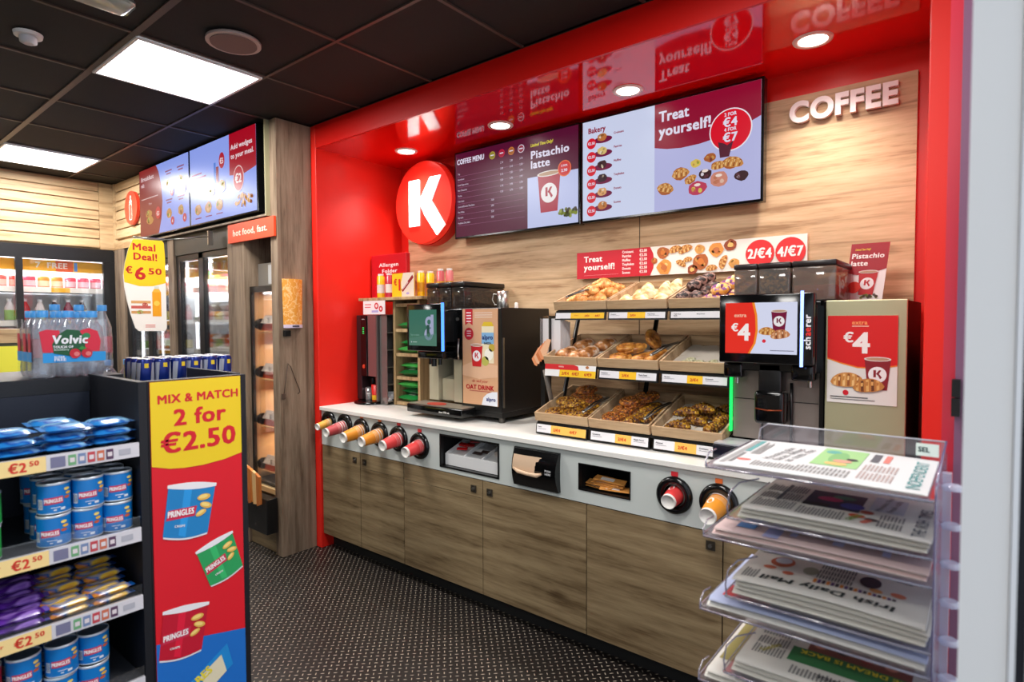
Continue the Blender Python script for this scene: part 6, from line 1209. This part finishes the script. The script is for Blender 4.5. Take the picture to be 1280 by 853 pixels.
lb = box('sel_label', -.119, -.078, 1.553, 1.5555, 1.250, 1.277, mat('label_mint', (226, 240, 232), .5), t, label='small pale label reading SEL')
a = artY(-.119, -.078, 1.250, 1.277, 1.553); a.text('SEL', .10, .34, .40, (20, 60, 60), sq=.9); a.build('lettering', lb)
np_ = mat('newsprint', (214, 211, 202), .75); npp = mat('newsprint_pink', (216, 190, 186), .75); npw = mat('newsprint_grey', (206, 206, 206), .75)
def paper_pile(z, x0, x1, n, th, label, cols, art, dep=1., y0=YF+.008, y1=YB-.012, sag=.004, grpname=''):
    for k in range(n):
        zb = z+.0008+th*k; dx = .003*((k*7) % 3-1); m = cols[k % len(cols)]; top = k == n-1; yy0 = y0+.0015*((k*5) % 3)
        def hgt(u, v, s_=0.): return zb+s_*(th-.0008)+(sag*(k+1)/n)*math.sin(PI*min(1, u*1.0))*.8
        def S(u, v, s_): 
            fold = (th*.5)*(1-min(1, v/.03))**2 if v < .03 else 0
            return (x0+dx+(x1-x0)*u, yy0+(y1-yy0)*v, hgt(u, v, s_)-(fold if s_ > .5 else -fold))
        b = MB(); b.grid(lambda u, v: S(u, v**1.6, 1), 10, 8, m).grid(lambda u, v: S(u, v**1.6, 0), 10, 8, m, flip=True)
        for q in range(1): b.grid(lambda u, s_: S(u, 0, s_), 10, 1, m).grid(lambda u, s_: S(u, 1, s_), 10, 1, m, flip=True).grid(lambda v, s_: S(0, v**1.6, s_), 8, 1, m, flip=True).grid(lambda v, s_: S(1, v**1.6, s_), 8, 1, m)
        o = b.build('newspaper', label=label if top else 'folded newspaper lying under the '+grpname+', '+['lowest', 'second', 'third', 'fourth', 'fifth'][k]+' in its tray', cat='newspaper', group='newspapers in the clear stand')
        for q in range(3): # page edges along the front
            zz = zb+(th-.001)*(q+.8)/4; MB().poly([(x0+dx+.004, yy0-.0004, zz+.002*q/3), (x1+dx-.004, yy0-.0004, zz), (x1+dx-.004, yy0-.0004, zz+.0006), (x0+dx+.004, yy0-.0004, zz+.0006+.002*q/3)], flat((170, 166, 158))).build('page_edge', o)
        if top:
            W, D = x1-x0, y1-yy0
            a = Art(lambda u, v, d: (x0+dx+u, yy0+v, hgt(u/W, v/D, 1)+d), W, D*dep, step=.0004, rough=.7); art(a); a.build('print', o)
ink = (60, 60, 64); g2 = (150, 148, 146)
def lines(a, u0, v0, u1, v1, n, c=g2, vert=False):
    for k in range(n):
        if vert: u = u0+(u1-u0)*(k+.2)/n; a.rect(u, v0, u+(u1-u0)/n*.45, v1-(.0 if k % 3 else .03), c, 1, 1, 2)
        else: v = v0+(v1-v0)*(k+.2)/n; a.rect(u0, v, u1, v+(v1-v0)/n*.45, c, 1, 3)
def para(a, u0, v0, u1, v1, n, m=2, c=(128, 126, 124)):
    """columns of sideways body text: n narrow dashes in m columns"""
    for k in range(n):
        u = u0+(u1-u0)*(k+.2)/n; w_ = (u1-u0)/n*.5
        for q in range(m):
            a0 = v0+(v1-v0)*(q+.04)/m; a1 = v0+(v1-v0)*(q+.94-.25*hsh(k*7+q))/m; a.rect(u, a0, u+w_, a1, c, 1, 1, 2)
def art1(a):
    a.rect(.02, .05, .05, .95, (150, 150, 150), 1, 1, 4); a.rect(.055, .50, .085, .95, (90, 150, 150), 1, 1, 2); a.rect(.06, .10, .08, .45, (120, 120, 120), 1, 1, 2); a.circ(.12, .22, .05, (220, 100, 90), 1, ry=.03)
    para(a, .10, .40, .16, .95, 6, 1)
    for k, tx in enumerate(('Housing plan', 'faces delays', 'as costs rise')): a.text(tx, .24+.055*k, .30, .06, ink, 2, bold=0, rot=82, W=.40)
    para(a, .18, .06, .40, .24, 12, 1); para(a, .40, .06, .66, .28, 13, 2)
    a.rect(.44, .34, .67, .93, (150, 192, 130), 1, 4); a.circ(.55, .62, .06, (120, 170, 110), 2, ry=.2); a.circ(.58, .52, .06, (206, 150, 130), 3, ry=.05); a.circ(.62, .60, .035, (60, 50, 60), 4); a.circ(.56, .42, .07, (230, 180, 110), 3, ry=.04); a.circ(.50, .8, .05, (90, 160, 150), 2, ry=.06)
    para(a, .69, .10, .85, .60, 9, 2, (170, 150, 146)); a.rect(.70, .64, .74, .92, (90, 90, 96), 1, 1, 2); a.rect(.76, .66, .79, .92, (206, 120, 110), 1, 1, 2)
    a.text('INDEPENDENT', .965, .05, .075, (50, 140, 140), 2, rot=90, W=.66, bold=0)
def art2(a):
    a.rect(.30, .35, .62, .86, (34, 30, 60), 1, 5); a.circ(.43, .62, .10, (180, 30, 90), 2, ry=.07); a.circ(.50, .72, .09, (50, 110, 90), 2, ry=.06); a.rect(.30, .35, .45, .45, (20, 20, 26), 3); a.circ(.57, .5, .09, (36, 60, 150), 2)
    para(a, .03, .10, .28, .92, 14, 3); para(a, .30, .06, .56, .32, 14, 1); a.rect(.14, .35, .16, .92, (80, 84, 90), 2, 1, 3)
    a.rect(.66, .50, .84, .94, (186, 190, 198), 1, 3); a.text('Ministers face', .72, .50, .045, ink, 2, bold=0, rot=84, W=.36); a.text('fresh calls', .78, .52, .045, ink, 2, bold=0, rot=84, W=.30); a.circ(.62, .26, .06, (190, 70, 40), 3, ry=.05); a.circ(.70, .22, .05, (80, 70, 70), 3, ry=.04); a.circ(.66, .40, .05, (150, 60, 40), 3, ry=.05)
    a.text('GREEN', .60, .10, .045, (120, 150, 70), 3, rot=70); a.text('RED', .68, .09, .045, (226, 90, 60), 3, rot=70); para(a, .73, .08, .86, .46, 7, 2)
    a.text('THE IRISH TIMES', .965, .03, .085, (44, 60, 80), 2, rot=89, W=.58, bold=0)
def art3(a):
    a.rect(.0, .3, .25, .9, (150, 190, 110), 1, 2); a.rect(.10, .1, .2, .5, (90, 140, 200), 2); a.rect(.26, 0, .34, 1, (170, 176, 220), 1); a.rect(.36, .3, .98, .99, (206, 110, 110), 1, 5)
    for cxx in (.50, .72):
        for k in range(14):
            a0, a1 = PI*k/14, PI*(k+1)/14
            a.poly([(cxx+.12*math.cos(a0), .1+.62*math.sin(a0)), (cxx+.12*math.cos(a1), .1+.62*math.sin(a1)), (cxx+.085*math.cos(a1), .1+.46*math.sin(a1)), (cxx+.085*math.cos(a0), .1+.46*math.sin(a0))], (206, 206, 240), 3)
    lines(a, .86, .2, .96, .8, 5, (190, 90, 90), True)
def art4(a):
    a.circ(.20, .72, .13, (176, 90, 60), 1, ry=.16); a.circ(.20, .76, .09, (190, 196, 206), 2, ry=.10); a.circ(.15, .50, .07, (196, 110, 80), 2, ry=.05); a.circ(.27, .42, .06, (196, 100, 70), 2, ry=.05); a.circ(.38, .62, .08, (150, 150, 130), 1, ry=.12)
    a.circ(.70, .70, .10, (24, 24, 50), 3, ry=.16); a.circ(.74, .52, .06, (214, 150, 90), 2, ry=.05); a.circ(.85, .55, .07, (206, 120, 90), 2, ry=.06); para(a, .42, .47, .62, .92, 12, 3, (90, 90, 90)); para(a, .03, .10, .12, .4, 5, 1)
    for k in range(18): a.rect(.42+.024*k, .33+.003*k, .438+.024*k, .44, [(196, 120, 50), (90, 60, 110), (60, 50, 60)][k % 3], 2)
    a.text('Irish Daily Mail', .86, .24, .125, (34, 44, 44), 3, rot=180, W=.72, sh=.1); lines(a, .04, .92, .9, .97, 1, (60, 60, 70))
def art6(a):
    a.rect(.26, .30, .92, .60, (40, 110, 60), 1, 5); a.rect(.34, .60, .9, .97, (120, 60, 50), 1, 5)
    for k in range(8): a.circ(.40+.065*k, .75+.05*(k % 2), .06, [(190, 120, 100), (150, 40, 40), (60, 40, 40)][k % 3], 2, ry=.07)
    a.text('THE DREAM IS BACK', .93, .56, .075, (220, 206, 50), 3, rot=180, sq=.95); para(a, .05, .25, .24, .9, 10, 3); para(a, .3, .06, .6, .24, 14, 1); a.text('FREE INSIDE', .75, .18, .06, ink, 3, rot=180); a.circ(.62, .16, .05, (220, 40, 40), 3); a.text('Sunday', .12, .3, .06, (150, 140, 60), 3, rot=60)
paper_pile(1.236, -.452, -.074, 1, .007, 'top newspaper in the uppermost tray with a teal sideways masthead', [npw], art1, grpname='teal headed paper')
paper_pile(1.135, -.398, -.073, 3, .0085, 'newspaper with dark portrait photo, second tray, slim capital masthead running sideways', [np_], art2, .8, grpname='dark portrait paper')
paper_pile(1.085, -.452, -.073, 2, .009, 'pink newspaper with big pale arches in the third tray', [npp], art3, grpname='pink arched paper')
paper_pile(.968, -.408, -.073, 4, .0095, 'newspaper with upside down blackletter masthead in the fourth tray', [np_], art4, .62, sag=.008, grpname='blackletter paper')
paper_pile(.924, -.462, -.073, 2, .011, 'blue edged newspaper under glossy plastic in the fifth tray', [np_, mat('newsprint_blue', (170, 180, 210), .6)], lambda a: (a.rect(.05, .1, .3, .3, (206, 60, 60), 1), a.rect(.3, .1, .9, .4, (90, 110, 170), 1, 3)), grpname='blue edged paper')
paper_pile(.803, -.408, -.073, 3, .0095, 'newspaper with a green headline band in the sixth tray', [np_], art6, .7, grpname='green banded paper')
paper_pile(.766, -.466, -.073, 2, .010, 'newspaper with olive sideways lettering in the seventh tray, partly hidden', [np_], lambda a: (a.rect(.02, .2, .12, .9, (150, 140, 80), 1), a.rect(.15, .2, .9, .9, (200, 196, 186), 1)), grpname='olive lettered paper')
